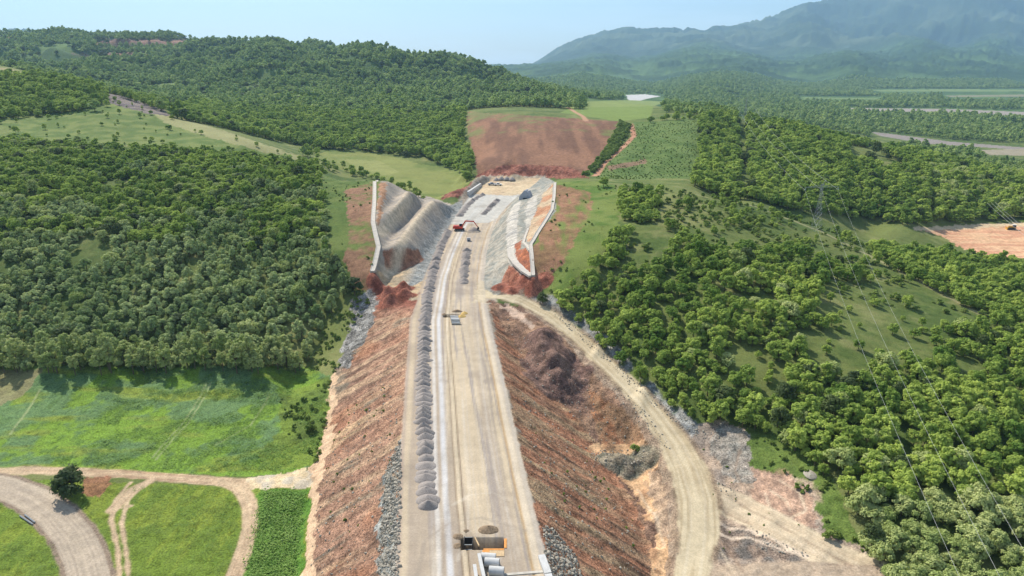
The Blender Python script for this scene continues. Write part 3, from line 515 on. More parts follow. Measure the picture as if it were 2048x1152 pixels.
# ------------------------------------------------------------------ materials
def newmat(name, rough=.9):
    m = bpy.data.materials.new(name); m.use_nodes = True; nt = m.node_tree; b = nt.nodes['Principled BSDF']
    b.inputs['Roughness'].default_value = rough; b.inputs['Specular IOR Level'].default_value = .25; return m, nt, b
def N(nt, t, **k):
    n = nt.nodes.new(t)
    for a, v in k.items(): setattr(n, a, v)
    return n
def noise(nt, vec, scale, detail=4, rough=.55):
    n = N(nt, 'ShaderNodeTexNoise'); n.inputs['Scale'].default_value = scale; n.inputs['Detail'].default_value = detail; n.inputs['Roughness'].default_value = rough
    nt.links.new(vec, n.inputs['Vector']); return n.outputs['Fac']
def rng(nt, v, a, b, c, d):
    n = N(nt, 'ShaderNodeMapRange'); nt.links.new(v, n.inputs[0])
    for i, x in enumerate((a, b, c, d)): n.inputs[i + 1].default_value = x
    return n.outputs[0]
def math_(nt, op, a, b):
    n = N(nt, 'ShaderNodeMath', operation=op)
    for i, x in enumerate((a, b)):
        if isinstance(x, (int, float)): n.inputs[i].default_value = x
        else: nt.links.new(x, n.inputs[i])
    return n.outputs[0]
def mul_col(nt, col, f):
    n = N(nt, 'ShaderNodeVectorMath', operation='SCALE'); nt.links.new(col, n.inputs[0]); nt.links.new(f, n.inputs['Scale']); return n.outputs[0]
def mixc(nt, f, a, b, mode='MIX'):
    n = N(nt, 'ShaderNodeMix', data_type='RGBA', blend_type=mode)
    for s, x in ((n.inputs[0], f), (n.inputs[6], a), (n.inputs[7], b)):
        if isinstance(x, (int, float)): s.default_value = x
        elif isinstance(x, (tuple, list, np.ndarray)): s.default_value = (*x[:3], 1)
        else: nt.links.new(x, s)
    return n.outputs[2]
gm, nt, b = newmat('earth_and_grass', .95); b.inputs['Specular IOR Level'].default_value = .1
geo = N(nt, 'ShaderNodeNewGeometry').outputs['Position']; al = N(nt, 'ShaderNodeAttribute', attribute_name='albedo').outputs['Color']
ro = N(nt, 'ShaderNodeAttribute', attribute_name='rough').outputs['Fac']; ve = N(nt, 'ShaderNodeAttribute', attribute_name='veg').outputs['Fac']
n1 = noise(nt, geo, 2.6, 5, .65); n2 = noise(nt, geo, .45, 5, .6); n3 = noise(nt, geo, .06, 6, .6)
amt = math_(nt, 'ADD', math_(nt, 'MULTIPLY', ro, .55), .12)
v1 = math_(nt, 'ADD', 1.0, math_(nt, 'MULTIPLY', amt, rng(nt, n1, .3, .7, -.8, .8)))
v2 = math_(nt, 'ADD', 1.0, math_(nt, 'MULTIPLY', amt, rng(nt, n2, .3, .7, -.55, .55)))
v3 = rng(nt, n3, .3, .7, .9, 1.1)
cc = mul_col(nt, mul_col(nt, mul_col(nt, al, v1), v2), v3)
cg = mixc(nt, math_(nt, 'MULTIPLY', ve, rng(nt, n2, .45, .65, 0, .45)), cc, (.085, .115, .03)); nt.links.new(cg, b.inputs['Base Color'])
bp = N(nt, 'ShaderNodeBump'); bp.inputs['Distance'].default_value = .5; nt.links.new(math_(nt, 'MULTIPLY', ro, .55), bp.inputs['Strength'])
nt.links.new(math_(nt, 'ADD', n1, n2), bp.inputs['Height']); nt.links.new(bp.outputs[0], b.inputs['Normal'])
me.materials.append(gm)
def leafmat(name, c1, c2, trans=.3):
    m, nt, b = newmat(name, .7); oi = N(nt, 'ShaderNodeObjectInfo').outputs['Random']; g = N(nt, 'ShaderNodeNewGeometry')
    n = noise(nt, g.outputs['Position'], .5, 3); n0 = noise(nt, g.outputs['Position'], .035, 3)
    f = math_(nt, 'ADD', math_(nt, 'MULTIPLY', oi, .6), math_(nt, 'ADD', rng(nt, n, .3, .7, -.1, .35), rng(nt, n0, .35, .65, -.15, .35)))
    c = mixc(nt, f, c1, c2); n.node.label = ''
    nt.links.new(c, b.inputs['Base Color']); b.inputs['Specular IOR Level'].default_value = .15
    t = N(nt, 'ShaderNodeBsdfTranslucent'); nt.links.new(mixc(nt, .6, c, (.16, .24, .03)), t.inputs[0]); mx = N(nt, 'ShaderNodeMixShader'); mx.inputs[0].default_value = trans
    nt.links.new(b.outputs[0], mx.inputs[1]); nt.links.new(t.outputs[0], mx.inputs[2]); nt.links.new(mx.outputs[0], nt.nodes['Material Output'].inputs[0]); return m
M = {}
M['leaf'] = leafmat('oak_leaves', lin(110, 144, 60), lin(202, 218, 106), .42)
M['leaf_grey'] = leafmat('silvery_leaves', lin(140, 164, 98), lin(212, 222, 156), .4)
M['leaf_pale'] = leafmat('pale_leaves', lin(156, 174, 96), lin(206, 212, 140), .36)
M['leaf_far'] = leafmat('distant_leaves', lin(120, 152, 82), lin(204, 218, 134), .42)
M['blade'] = leafmat('grass_blades', lin(104, 142, 60), lin(146, 172, 88), .3)
def plain(name, col, rough=.8, sc=3, amp=.25, metal=0, bump=0):
    m, nt, b = newmat(name, rough); g = N(nt, 'ShaderNodeTexCoord').outputs['Object']; n = noise(nt, g, sc, 5, .6)
    c = mul_col(nt, mixc(nt, 0.0, col, col), rng(nt, n, .3, .7, 1 - amp, 1 + amp)); nt.links.new(c, b.inputs['Base Color']); b.inputs['Metallic'].default_value = metal
    if bump:
        bp = N(nt, 'ShaderNodeBump'); bp.inputs['Distance'].default_value = bump; nt.links.new(n, bp.inputs['Height']); nt.links.new(bp.outputs[0], b.inputs['Normal'])
    return m
M['bark'] = plain('bark', lin(104, 92, 76), .9, 6, .3); M['gravel'] = plain('grey_gravel', lin(156, 146, 137), .95, 5, .28, 0, .12)
M['rock'] = plain('quarried_rock', lin(164, 156, 140), .9, 1.5, .3, 0, .1); M['concrete'] = plain('concrete', lin(196, 194, 188), .85, 1.2, .1, 0, .02)
M['shot'] = plain('sprayed_concrete', lin(192, 184, 170), .9, .8, .15, 0, .05)
M['concgrey'] = plain('grey_concrete', lin(158, 164, 172), .8, 1.0, .12); M['red'] = plain('red_machine_paint', lin(190, 62, 40), .45, 2, .15)
M['white'] = plain('white_paint', lin(226, 226, 222), .4, 2, .05); M['dark'] = plain('dark_steel', lin(52, 50, 50), .6, 3, .2); M['rubber'] = plain('track_rubber', lin(48, 46, 44), .85, 3, .25)
M['glass'] = plain('dark_window', lin(38, 48, 58), .12, 1, .05); M['orange'] = plain('orange_boards', lin(214, 146, 78), .8, 2, .2); M['timber'] = plain('pale_timber', lin(196, 168, 128), .8, 3, .2)
M['steel'] = plain('galvanised_steel', lin(150, 154, 154), .5, 2, .12, .3); M['cable'] = plain('bare_conductor', lin(196, 196, 192), .5, 1, .05, .2)
M['yellow'] = plain('yellow_machine_paint', lin(196, 148, 56), .5, 2, .15); M['sand'] = plain('yellow_sand', lin(206, 172, 104), .95, 4, .2, 0, .1); M['dirt'] = plain('dug_soil', lin(140, 120, 96), .95, 3, .35, 0, .2)
M['spoil'] = plain('brown_spoil', lin(112, 90, 80), .95, 1.2, .35, 0, .3); M['redsoil'] = plain('red_spoil', lin(146, 92, 72), .95, 1.5, .3, 0, .3)
def build(name, verts, faces, mat, parent=None, loc=None, smooth=False):
    m = bpy.data.meshes.new(name); m.from_pydata([tuple(v) for v in verts], [], [tuple(f) for f in faces]); m.materials.append(mat)
    if smooth: m.polygons.foreach_set('use_smooth', [True] * len(m.polygons))
    m.update(); return link(name, m, parent, loc)
class MB:
    def __init__(s): s.bm = bmesh.new()
    def box(s, c, d, r=None, taper=None):
        g = bmesh.ops.create_cube(s.bm, size=1)['verts']
        for v in g:
            k = (taper or 1) if v.co.z > 0 else 1
            v.co = Vector((v.co.x * d[0] * k, v.co.y * d[1] * k, v.co.z * d[2]))
            if r is not None: v.co = r @ v.co
            v.co += Vector(c)
        return s
    def prism(s, prof, y0, y1):       # profile in x,z swept along y
        a = [s.bm.verts.new((x, y0, z)) for x, z in prof]; b_ = [s.bm.verts.new((x, y1, z)) for x, z in prof]; n = len(prof)
        s.bm.faces.new(a); s.bm.faces.new(b_[::-1])
        for i in range(n): s.bm.faces.new((a[i], b_[i], b_[(i + 1) % n], a[(i + 1) % n]))
        return s
    def bar(s, a, b_, w, w2=None, n=4):
        a, b_ = Vector(a), Vector(b_); d = b_ - a; Q = d.to_track_quat('Z', 'Y').to_matrix(); w2 = w2 or w
        A = [s.bm.verts.new(a + Q @ Vector((math.cos(2 * math.pi * (i + .5) / n) * w / 2, math.sin(2 * math.pi * (i + .5) / n) * w / 2, 0))) for i in range(n)]
        B = [s.bm.verts.new(b_ + Q @ Vector((math.cos(2 * math.pi * (i + .5) / n) * w2 / 2, math.sin(2 * math.pi * (i + .5) / n) * w2 / 2, 0))) for i in range(n)]
        s.bm.faces.new(A[::-1]); s.bm.faces.new(B)
        for i in range(n): s.bm.faces.new((A[i], A[(i + 1) % n], B[(i + 1) % n], B[i]))
        return s
    def build(s, name, mat, parent=None, loc=None, bevel=0, smooth=False):
        bmesh.ops.recalc_face_normals(s.bm, faces=s.bm.faces)
        if bevel: bmesh.ops.bevel(s.bm, geom=s.bm.edges[:], offset=bevel, segments=1, affect='EDGES')
        m = bpy.data.meshes.new(name); s.bm.to_mesh(m); s.bm.free(); m.materials.append(mat)
        if smooth: m.polygons.foreach_set('use_smooth', [True] * len(m.polygons))
        return link(name, m, parent, loc)
def empty(name, loc, rz=0, label=None, cat=None, group=None):
    o = bpy.data.objects.new(name, None); COL.objects.link(o); o.location = loc; o.rotation_euler = (0, 0, rz); o.empty_display_size = .5
    return tag(o, label, cat, group)
def copy_tree(o, parent=None):
    c = o.copy(); COL.objects.link(c); c.parent = parent
    for ch in list(o.children): copy_tree(ch, c)
    return c

# ------------------------------------------------------------------ trees
def crown_mesh(name, mat, rx, rz, zc, clumps, per, leaf, seed, gap=.0, flat=1.0):
    r = np.random.default_rng(seed); V = []; Fc = []
    for k in range(clumps):
        u = r.normal(size=3); u /= np.linalg.norm(u); u[2] = u[2] * flat
        if u[2] < -.75: u[2] *= -.8
        rad = r.uniform(.5, .8); c = np.array((u[0] * rx * rad, u[1] * rx * rad, zc + u[2] * rz * rad)); cr = rx * r.uniform(.16, .4) * (1.15 - .35 * max(0, u[2]))
        d = r.normal(size=(per, 3)); d /= np.linalg.norm(d, axis=1)[:, None]; d[:, 2] = np.where(d[:, 2] < -.3, -d[:, 2], d[:, 2])
        pr = cr * r.uniform(.55, 1.2, per)[:, None]; p = c + d * pr * np.array((1, 1, .85))
        nn = d + r.normal(size=(per, 3)) * .3 + (0, 0, .25); nn /= np.linalg.norm(nn, axis=1)[:, None]
        a = np.cross(nn, r.normal(size=(per, 3))); a /= np.linalg.norm(a, axis=1)[:, None]; b_ = np.cross(nn, a)
        sz = leaf * r.uniform(.6, 1.3, per)[:, None]
        base = len(V) if not V else sum(len(x) for x in V)
        q = np.stack([p - a * sz, p - b_ * sz * .7, p + a * sz, p + b_ * sz * .8], 1).reshape(-1, 3); V.append(q)
        Fc.append(np.arange(len(q)).reshape(-1, 4) + base)
    V = np.concatenate(V); Fc = np.concatenate(Fc); m = bpy.data.meshes.new(name)
    m.from_pydata(V.tolist(), [], Fc.tolist()); m.materials.append(mat); m.update(); return m
def trunk_mesh(name, h, r0, seed, rx):
    s = MB(); R = random.Random(seed); p = Vector((0, 0, -.3)); q = Vector((R.uniform(-.15, .15), R.uniform(-.15, .15), h * .45)); s.bar(p, q, r0 * 2, r0 * 1.5, 6)
    for k in range(5):
        a = k * 1.257 + R.uniform(-.3, .3); e = q + Vector((math.cos(a) * rx * .55, math.sin(a) * rx * .55, h * R.uniform(.2, .42))); s.bar(q, e, r0 * 1.1, r0 * .35, 5)
        s.bar(q.lerp(e, .55), q.lerp(e, .55) + Vector((R.uniform(-1, 1), R.uniform(-1, 1), 1.0)) * rx * .25, r0 * .5, r0 * .2, 4)
    bmesh.ops.recalc_face_normals(s.bm, faces=s.bm.faces); m = bpy.data.meshes.new(name); s.bm.to_mesh(m); s.bm.free(); m.materials.append(M['bark']); return m
KINDS = {}
def kind(key, mat, n, rx, rz, zc, h, clumps, per, leaf, r0=.14, flat=1.0):
    KINDS[key] = []
    for i in range(n):
        sd_ = 100 + len(KINDS) * 50 + i; kx = 1 + .14 * (i - n / 2) / n; kz = 1 - .2 * (i % 3 - 1)
        KINDS[key].append((crown_mesh('crown', mat, rx * kx, rz * kz, zc * (kz * .5 + .5), clumps, per, leaf, sd_, flat=flat), trunk_mesh('trunk', h, r0, sd_, rx)))
kind('oak', M['leaf'], 6, 2.25, 2.6, 2.75, 4.6, 34, 56, .23)
kind('grey', M['leaf_grey'], 4, 2.0, 2.4, 2.5, 4.4, 30, 54, .21)
kind('tall', M['leaf_pale'], 4, 2.6, 4.6, 5.6, 9.8, 36, 62, .25, .2)
kind('pale', M['leaf_pale'], 3, 2.9, 2.4, 2.9, 4.8, 30, 66, .23)
kind('far', M['leaf_far'], 4, 3.3, 3.1, 3.4, 6.0, 20, 34, .5, .2)
M['leaf_shrub'] = leafmat('shrub_leaves', lin(96, 122, 52), lin(152, 168, 84), .3)
kind('shrub', M['leaf_shrub'], 3, .8, .6, .5, .5, 7, 40, .2, .04)
def tuft_mesh(seed):
    r = np.random.default_rng(seed); V = []; Fc = []
    for k in range(26):
        c_ = np.array((*r.normal(size=2) * .42, r.uniform(.04, .3))); nn = np.array((0, 0, 1.)) + r.normal(size=3) * .35; nn /= np.linalg.norm(nn); a = np.cross(nn, r.normal(size=3)); a /= np.linalg.norm(a); b_ = np.cross(nn, a); z = r.uniform(.06, .16)
        Fc.append(tuple(range(4 * k, 4 * k + 4))); V += [c_ - a * z, c_ - b_ * z * .6, c_ + a * z, c_ + b_ * z * .6]
    m = bpy.data.meshes.new('crown'); m.from_pydata([tuple(v) for v in V], [], Fc); m.materials.append(M['blade']); m.update(); return m
KINDS['tuft'] = [(tuft_mesh(900 + i), trunk_mesh('trunk', .1, .02, i, .1)) for i in range(3)]
M['leaf_dark'] = leafmat('dark_leaves', lin(62, 78, 46), lin(104, 118, 66), .2)
kind('dark', M['leaf_dark'], 2, 2.5, 2.3, 2.2, 4.2, 34, 70, .22)
def tree_at(key, i, x, y, rz, sc, label, cat='tree', group=None, name=None, sz=1.0):
    cr, tr = KINDS[key][i % len(KINDS[key])]
    e = empty(name or 'tree', (x, y, float(hgt(x, y))), rz, label, cat, group); e.scale = (sc, sc, sc * sz)
    link('crown', cr, e); link('trunk', tr, e); return e
def cand(x0, x1, y0, y1, s, seed):
    r = np.random.default_rng(seed); gx, gy = np.meshgrid(np.arange(x0, x1, s), np.arange(y0, y1, s * .9)); gx = gx + (np.arange(gx.shape[0]) % 2)[:, None] * s * .5
    x = (gx + r.uniform(-.42, .42, gx.shape) * s).ravel(); y = (gy + r.uniform(-.42, .42, gx.shape) * s).ravel()
    k = np.abs(x) / (y + Y0) < T1 - .02; x, y = x[k], y[k]; h = hgt(x, y); px, py, z = proj(x, y, h); return x, y, h, px, py, r.uniform(size=x.shape)
def pick(c, polys, holes=(), y0=0, y1=1e9, dens=1.0, nz=None):
    x, y, h, px, py, u = c; m = np.zeros(x.shape, bool)
    for p in polys: m |= inpoly(px, py, p)
    for p in holes: m &= ~inpoly(px, py, p)
    m &= (y > y0) & (y < y1)
    if nz is not None: m &= fbm(x / nz[0], y / nz[0], 3, 7) > nz[1]
    m &= u < dens; return m
PT = []     # x, y, h, kind, scale
def grow(c, m, key, s0, s1, seed=1):
    r = np.random.default_rng(seed); x, y, h = c[0][m], c[1][m], c[2][m]; s = s0 + (s1 - s0) * r.uniform(size=x.shape) ** 1.4
    for a in zip(x, y, h, s): PT.append((*a, key))
LW = [(-500, 745), (-500, 300), (0, 282), (120, 290), (250, 300), (400, 305), (500, 318), (590, 335), (640, 352), (650, 420), (655, 490), (690, 545), (690, 600), (650, 640), (612, 742)]
c = cand(-420, -40, 180, 480, 3.15, 11)
m = pick(c, [LW], y0=180, y1=480, dens=.92, nz=(14, -.42)); sil = fbm(c[0] / 25, c[1] / 25, 3, 4) + (c[4] - 430) / 150 > 0
grow(c, m & sil, 'grey', .55, 1.15, 1); grow(c, m & ~sil, 'oak', .5, 1.2, 2)
c2 = cand(-420, -40, 190, 480, 9, 13); m = pick(c2, [LW], y0=190, y1=480, dens=.6, nz=(30, 0.)); grow(c2, m, 'pale', .6, 1.25, 31)
c = cand(-330, -40, 185, 214, 4.0, 12); m = pick(c, [[(-500, 752), (-500, 716), (620, 716), (612, 752)]]); grow(c, m, 'tall', .7, 1.05, 3)
RW = [(1112, 608), (1160, 560), (1235, 520), (1260, 470), (1300, 470), (1400, 480), (1500, 500), (1640, 500), (1760, 540), (1900, 600), (2048, 670), (2500, 800), (2500, 1400), (1800, 1200), (1745, 1130), (1700, 1010), (1620, 930), (1560, 890), (1500, 862), (1380, 842), (1290, 775), (1200, 690)]
BH_ = [(1400, 240), (1520, 232), (1720, 275), (2048, 360), (2500, 430), (2500, 480), (2100, 440), (1700, 440), (1480, 405), (1385, 375)]
CLR = [[(1240, 368), (1400, 382), (1500, 399), (1640, 450), (1760, 510), (1900, 585), (1990, 625), (1990, 668), (1900, 642), (1760, 572), (1640, 515), (1500, 462), (1400, 432), (1330, 418)], [(1430, 415), (1560, 425), (1700, 480), (1790, 540), (1760, 560), (1640, 520), (1540, 490), (1450, 475)], [(1650, 560), (1800, 575), (1900, 640), (1880, 720), (1800, 740), (1700, 700), (1620, 640)], [(1450, 700), (1520, 700), (1580, 760), (1580, 800), (1520, 790), (1460, 750)],
       [(1590, 660), (1690, 660), (1750, 720), (1720, 770), (1620, 740)], [(1235, 455), (1340, 455), (1330, 530), (1260, 545)], [(1320, 385), (1470, 420), (1520, 500), (1400, 500), (1330, 440)], [(1820, 560), (1960, 610), (1950, 660), (1830, 620)]]
c = cand(5, 330, 95, 400, 3.5, 21)
m = pick(c, [RW], CLR, y1=345, dens=.95, nz=(13, -.5)); grow(c, m & (c[4] < 1010), 'oak', .5, 1.2, 4)
grow(c, m & (c[4] >= 1010), 'pale', .6, 1.1, 5)
m = pick(c, CLR + [[(1240, 372), (1400, 385), (1560, 425), (1760, 515), (1900, 590), (1760, 560), (1640, 500), (1400, 480), (1250, 470)]], y1=345, dens=.22, nz=(12, -.1)); grow(c, m, 'oak', .35, .95, 6)
m = pick(c, [[(1235, 390), (1310, 385), (1325, 420), (1300, 455), (1245, 440)], [(1235, 460), (1270, 460), (1240, 530), (1180, 570), (1170, 550)]], y1=345, dens=.8); grow(c, m, 'oak', .7, 1.25, 7)
m = pick(c, [[(1700, 462), (1800, 455), (1900, 500), (2100, 540), (2500, 640), (2500, 800), (2048, 672), (1900, 600), (1780, 535)]], y1=345, dens=.6); grow(c, m, 'oak', .7, 1.35, 17)
c2 = cand(5, 330, 110, 400, 9, 23); m = pick(c2, [RW], CLR, y1=345, dens=.5, nz=(25, 0.)); grow(c2, m, 'pale', .6, 1.2, 32)
for bnd, pl, y0_, y1_, sp_, s_, sd2 in (((-420, -40, 190, 480), [LW], 190, 480, 11, (.8, 1.35), 91), ((5, 330, 110, 400), [RW], 100, 345, 10, (.7, 1.25), 92), ((-620, 0, 440, 1000), [[(330, 232), (420, 200), (930, 215), (925, 280), (945, 330), (850, 318), (640, 298), (450, 258)]], 440, 1000, 17, (1.2, 2.0), 93), ((-1500, 260, 860, 2000), [[(-900, 230), (-900, 60), (500, 85), (960, 135), (1170, 215), (930, 235)]], 860, 2000, 30, (1.6, 2.6), 94), ((70, 480, 385, 690), [BH_], 390, 690, 15, (1.1, 1.9), 95)):
    c2 = cand(*bnd, sp_, sd2); m = pick(c2, pl, CLR, y0=y0_, y1=y1_, dens=.55, nz=(20, -.2)); grow(c2, m, 'dark', *s_, sd2)
# hill behind the right ridge
c = cand(70, 480, 385, 690, 5.0, 31)
BH = [(1400, 240), (1440, 228), (1520, 232), (1600, 245), (1720, 275), (1800, 300), (1900, 325), (2048, 360), (2500, 430), (2500, 480), (2100, 440), (1960, 446), (1830, 452), (1700, 440), (1600, 425), (1480, 405), (1385, 375), (1400, 320)]
m = pick(c, [BH], [[(1690, 290), (1760, 300), (1810, 335), (1760, 345), (1700, 320)], [(1474, 215), (1492, 215), (1500, 380), (1480, 390)]], y0=380, y1=700, dens=.96, nz=(20, -.66)); grow(c, m, 'oak', 1.1, 1.7, 8)
m = pick(c, [[(1850, 330), (2500, 420), (2500, 480), (1980, 440), (1830, 400)]], y0=440, y1=700, dens=.3); grow(c, m, 'pale', 1.1, 1.6, 9)
# left upper slope, ravine and bands of trees
c = cand(-620, 0, 400, 1000, 6.0, 41)
m = pick(c, [[(330, 232), (420, 200), (600, 190), (800, 195), (930, 215), (925, 280), (945, 330), (935, 365), (915, 345), (850, 318), (760, 306), (640, 298), (560, 285), (450, 258)], [(-400, 250), (-400, 150), (0, 150), (100, 160), (210, 175), (215, 215), (100, 232), (0, 240)]], y0=440, y1=1000, dens=.96, nz=(26, -.7)); grow(c, m, 'oak', 1.15, 1.9, 10)
m = pick(c, [[(0, 290), (0, 180), (200, 190), (330, 222), (600, 315), (400, 300)]], y0=390, y1=700, dens=.11); grow(c, m, 'oak', .35, .9, 11)
m = pick(c, [[(640, 345), (660, 325), (720, 345), (800, 372), (870, 400), (850, 402), (760, 362)], [(600, 290), (640, 295), (640, 320), (600, 310)], [(600, 320), (660, 335), (650, 352), (580, 335)]], y0=380, y1=640, dens=.7); grow(c, m, 'oak', .6, 1.1, 12)
m = pick(c, [[(100, 150), (340, 210), (330, 225), (200, 180), (100, 165)]], y0=560, y1=900, dens=.8); grow(c, m, 'oak', .9, 1.5, 13)
c = cand(-1500, 260, 860, 2000, 9.0, 51)
m = pick(c, [[(-900, 230), (-900, 40), (0, 55), (500, 75), (800, 95), (960, 125), (1170, 205), (1170, 240), (930, 235)]], [[(180, 79), (390, 80), (370, 91), (200, 92)], [(150, 108), (320, 106), (250, 118), (165, 120)]], y0=860, y1=2000, dens=.97, nz=(80, -.38)); grow(c, m, 'far', 1.1, 1.9, 14)
c = cand(40, 900, 640, 1300, 8.5, 61)
m = pick(c, [[(1310, 200), (1500, 195), (2400, 200), (2400, 440), (2048, 360), (1900, 322), (1720, 270), (1520, 232), (1400, 235), (1330, 225)]], PLAIN_OPEN, y0=640, y1=1300, dens=.8, nz=(50, -.4)); grow(c, m, 'far', .8, 1.6, 15)
m = pick(c, [[(1260, 248), (1300, 240), (1420, 232), (1430, 245), (1330, 250), (1262, 256)]], y0=560, y1=900, dens=.5); grow(c, m, 'oak', .8, 1.5, 16)
c = cand(-100, 2500, 1300, 3600, 13, 71)
m = pick(c, [[(1000, 240), (1000, 140), (2600, 140), (2600, 330), (1600, 260), (1310, 215), (1180, 215)]], PLAIN_OPEN, y0=1300, y1=3600, dens=.9, nz=(120, -.42)); grow(c, m, 'far', 1.2, 2.2, 17)
c = cand(-115, -40, 88, 205, .8, 81)
ZF = [(-400, 745), (600, 745), (665, 760), (650, 850), (630, 925), (600, 940), (480, 942), (330, 938), (190, 930), (-400, 930)]
m = pick(c, [ZF], dens=.75, nz=(7, .02)); grow(c, m, 'tuft', .7, 1.5, 20)
m = pick(c, [[(525, 985), (612, 985), (602, 1060), (592, 1200), (490, 1200), (505, 1100)]], dens=1); grow(c, m, 'tuft', 1.0, 2.2, 21)
m = pick(c, [[(265, 975), (330, 965), (430, 970), (470, 1000), (478, 1060), (440, 1200), (270, 1200)], [(-100, 1010), (40, 1010), (100, 1080), (140, 1200), (-100, 1200)]], dens=.5, nz=(6, -.1)); grow(c, m, 'tuft', .5, .9, 22)
c = cand(-115, 90, 88, 260, 1.5, 82)
m = pick(c, [[(560, 800), (665, 755), (650, 850), (635, 925), (590, 935)], [(620, 740), (650, 640), (700, 590), (745, 590), (720, 640), (690, 700), (675, 750)]], dens=.45, nz=(9, -.05)); grow(c, m, 'shrub', .4, 1.3, 23)
m = pick(c, [[(1505, 870), (1580, 875), (1640, 930), (1700, 1010), (1750, 1130), (1700, 1110), (1640, 1030), (1570, 950), (1505, 930)]], dens=.5, nz=(6, -.15)); grow(c, m, 'shrub', .4, 1.2, 24)
m = pick(c, [[(640, 940), (700, 800), (780, 700), (800, 900), (780, 1100), (640, 1100)], [(1040, 760), (1180, 900), (1300, 1100), (1150, 1100), (1060, 900)], [(1400, 870), (1500, 960), (1650, 1080), (1420, 1100)]], dens=.07); grow(c, m, 'shrub', .25, .6, 25)
c = cand(-230, 420, 225, 720, 3.0, 83)
m = pick(c, [[(1265, 250), (1425, 240), (1400, 355), (1190, 362), (1220, 320)]], y0=400, dens=.9, nz=(10, -.3)); grow(c, m, 'shrub', .25, .85, 26)
m = pick(c, [[(1240, 246), (1262, 252), (1235, 300), (1190, 345), (1165, 358), (1205, 310)]], y0=400, dens=1); grow(c, m, 'shrub', 2.0, 3.4, 27)
m = pick(c, [[(1110, 370), (1240, 370), (1240, 460), (1170, 545), (1110, 595), (1080, 575)], [(645, 352), (745, 362), (745, 550), (700, 590), (660, 500)]], y0=220, y1=400, dens=.35, nz=(8, 0)); grow(c, m, 'shrub', .3, 1.0, 28)
m = pick(c, CLR + [[(1240, 372), (1400, 385), (1560, 425), (1760, 515), (1900, 590), (1760, 560), (1640, 500), (1400, 480), (1250, 470)]], y0=180, y1=345, dens=.5, nz=(9, -.1)); grow(c, m, 'shrub', .7, 2.2, 30)
print('trees', len(PT))
# the largest in view stand as things of their own, the others as one wood per kind
LABEL = {'oak': ('green broadleaf tree in the dense wood right of the haul road', 'broadleaf trees in the wood beside the haul road'),
         'grey': ('silvery green tree of the wood behind the left fields', 'silvery trees in the wood behind the fields'),
         'tall': ('tall pale green tree in the row at the edge of the big field', 'tall trees along the field edge'),
         'pale': ('pale yellow green spreading tree at the bottom right corner', 'pale trees in the bottom right corner')}
rest = []
for key, cap in (('oak', 260), ('grey', 80), ('tall', 70), ('pale', 60), ('far', 0), ('shrub', 0), ('tuft', 0), ('dark', 0)):
    lst = [p for p in PT if p[4] == key]; inv = []
    for p in lst:
        px, py, z = proj(p[0], p[1], p[2] + 3)
        ok = -20 < px < 2068 and py < 1180 and (key != 'oak' or (p[0] > 0 and p[1] < 240)) and (key != 'pale' or (p[1] < 200 and py > 1040 and px > 1600))
        (inv if ok else rest).append((z, p))
    inv.sort(key=lambda a: a[0]); rest += inv[cap:]
    for i, (z, p) in enumerate(inv[:cap]):
        tree_at(key, i * 3 + int(p[0] * 7), p[0], p[1], i * 2.4, p[3], LABEL[key][0], 'tree', LABEL[key][1], {'oak': 'broadleaf_tree', 'grey': 'silvery_tree', 'tall': 'tall_tree', 'pale': 'pale_tree'}[key], 1 + .15 * math.sin(i))
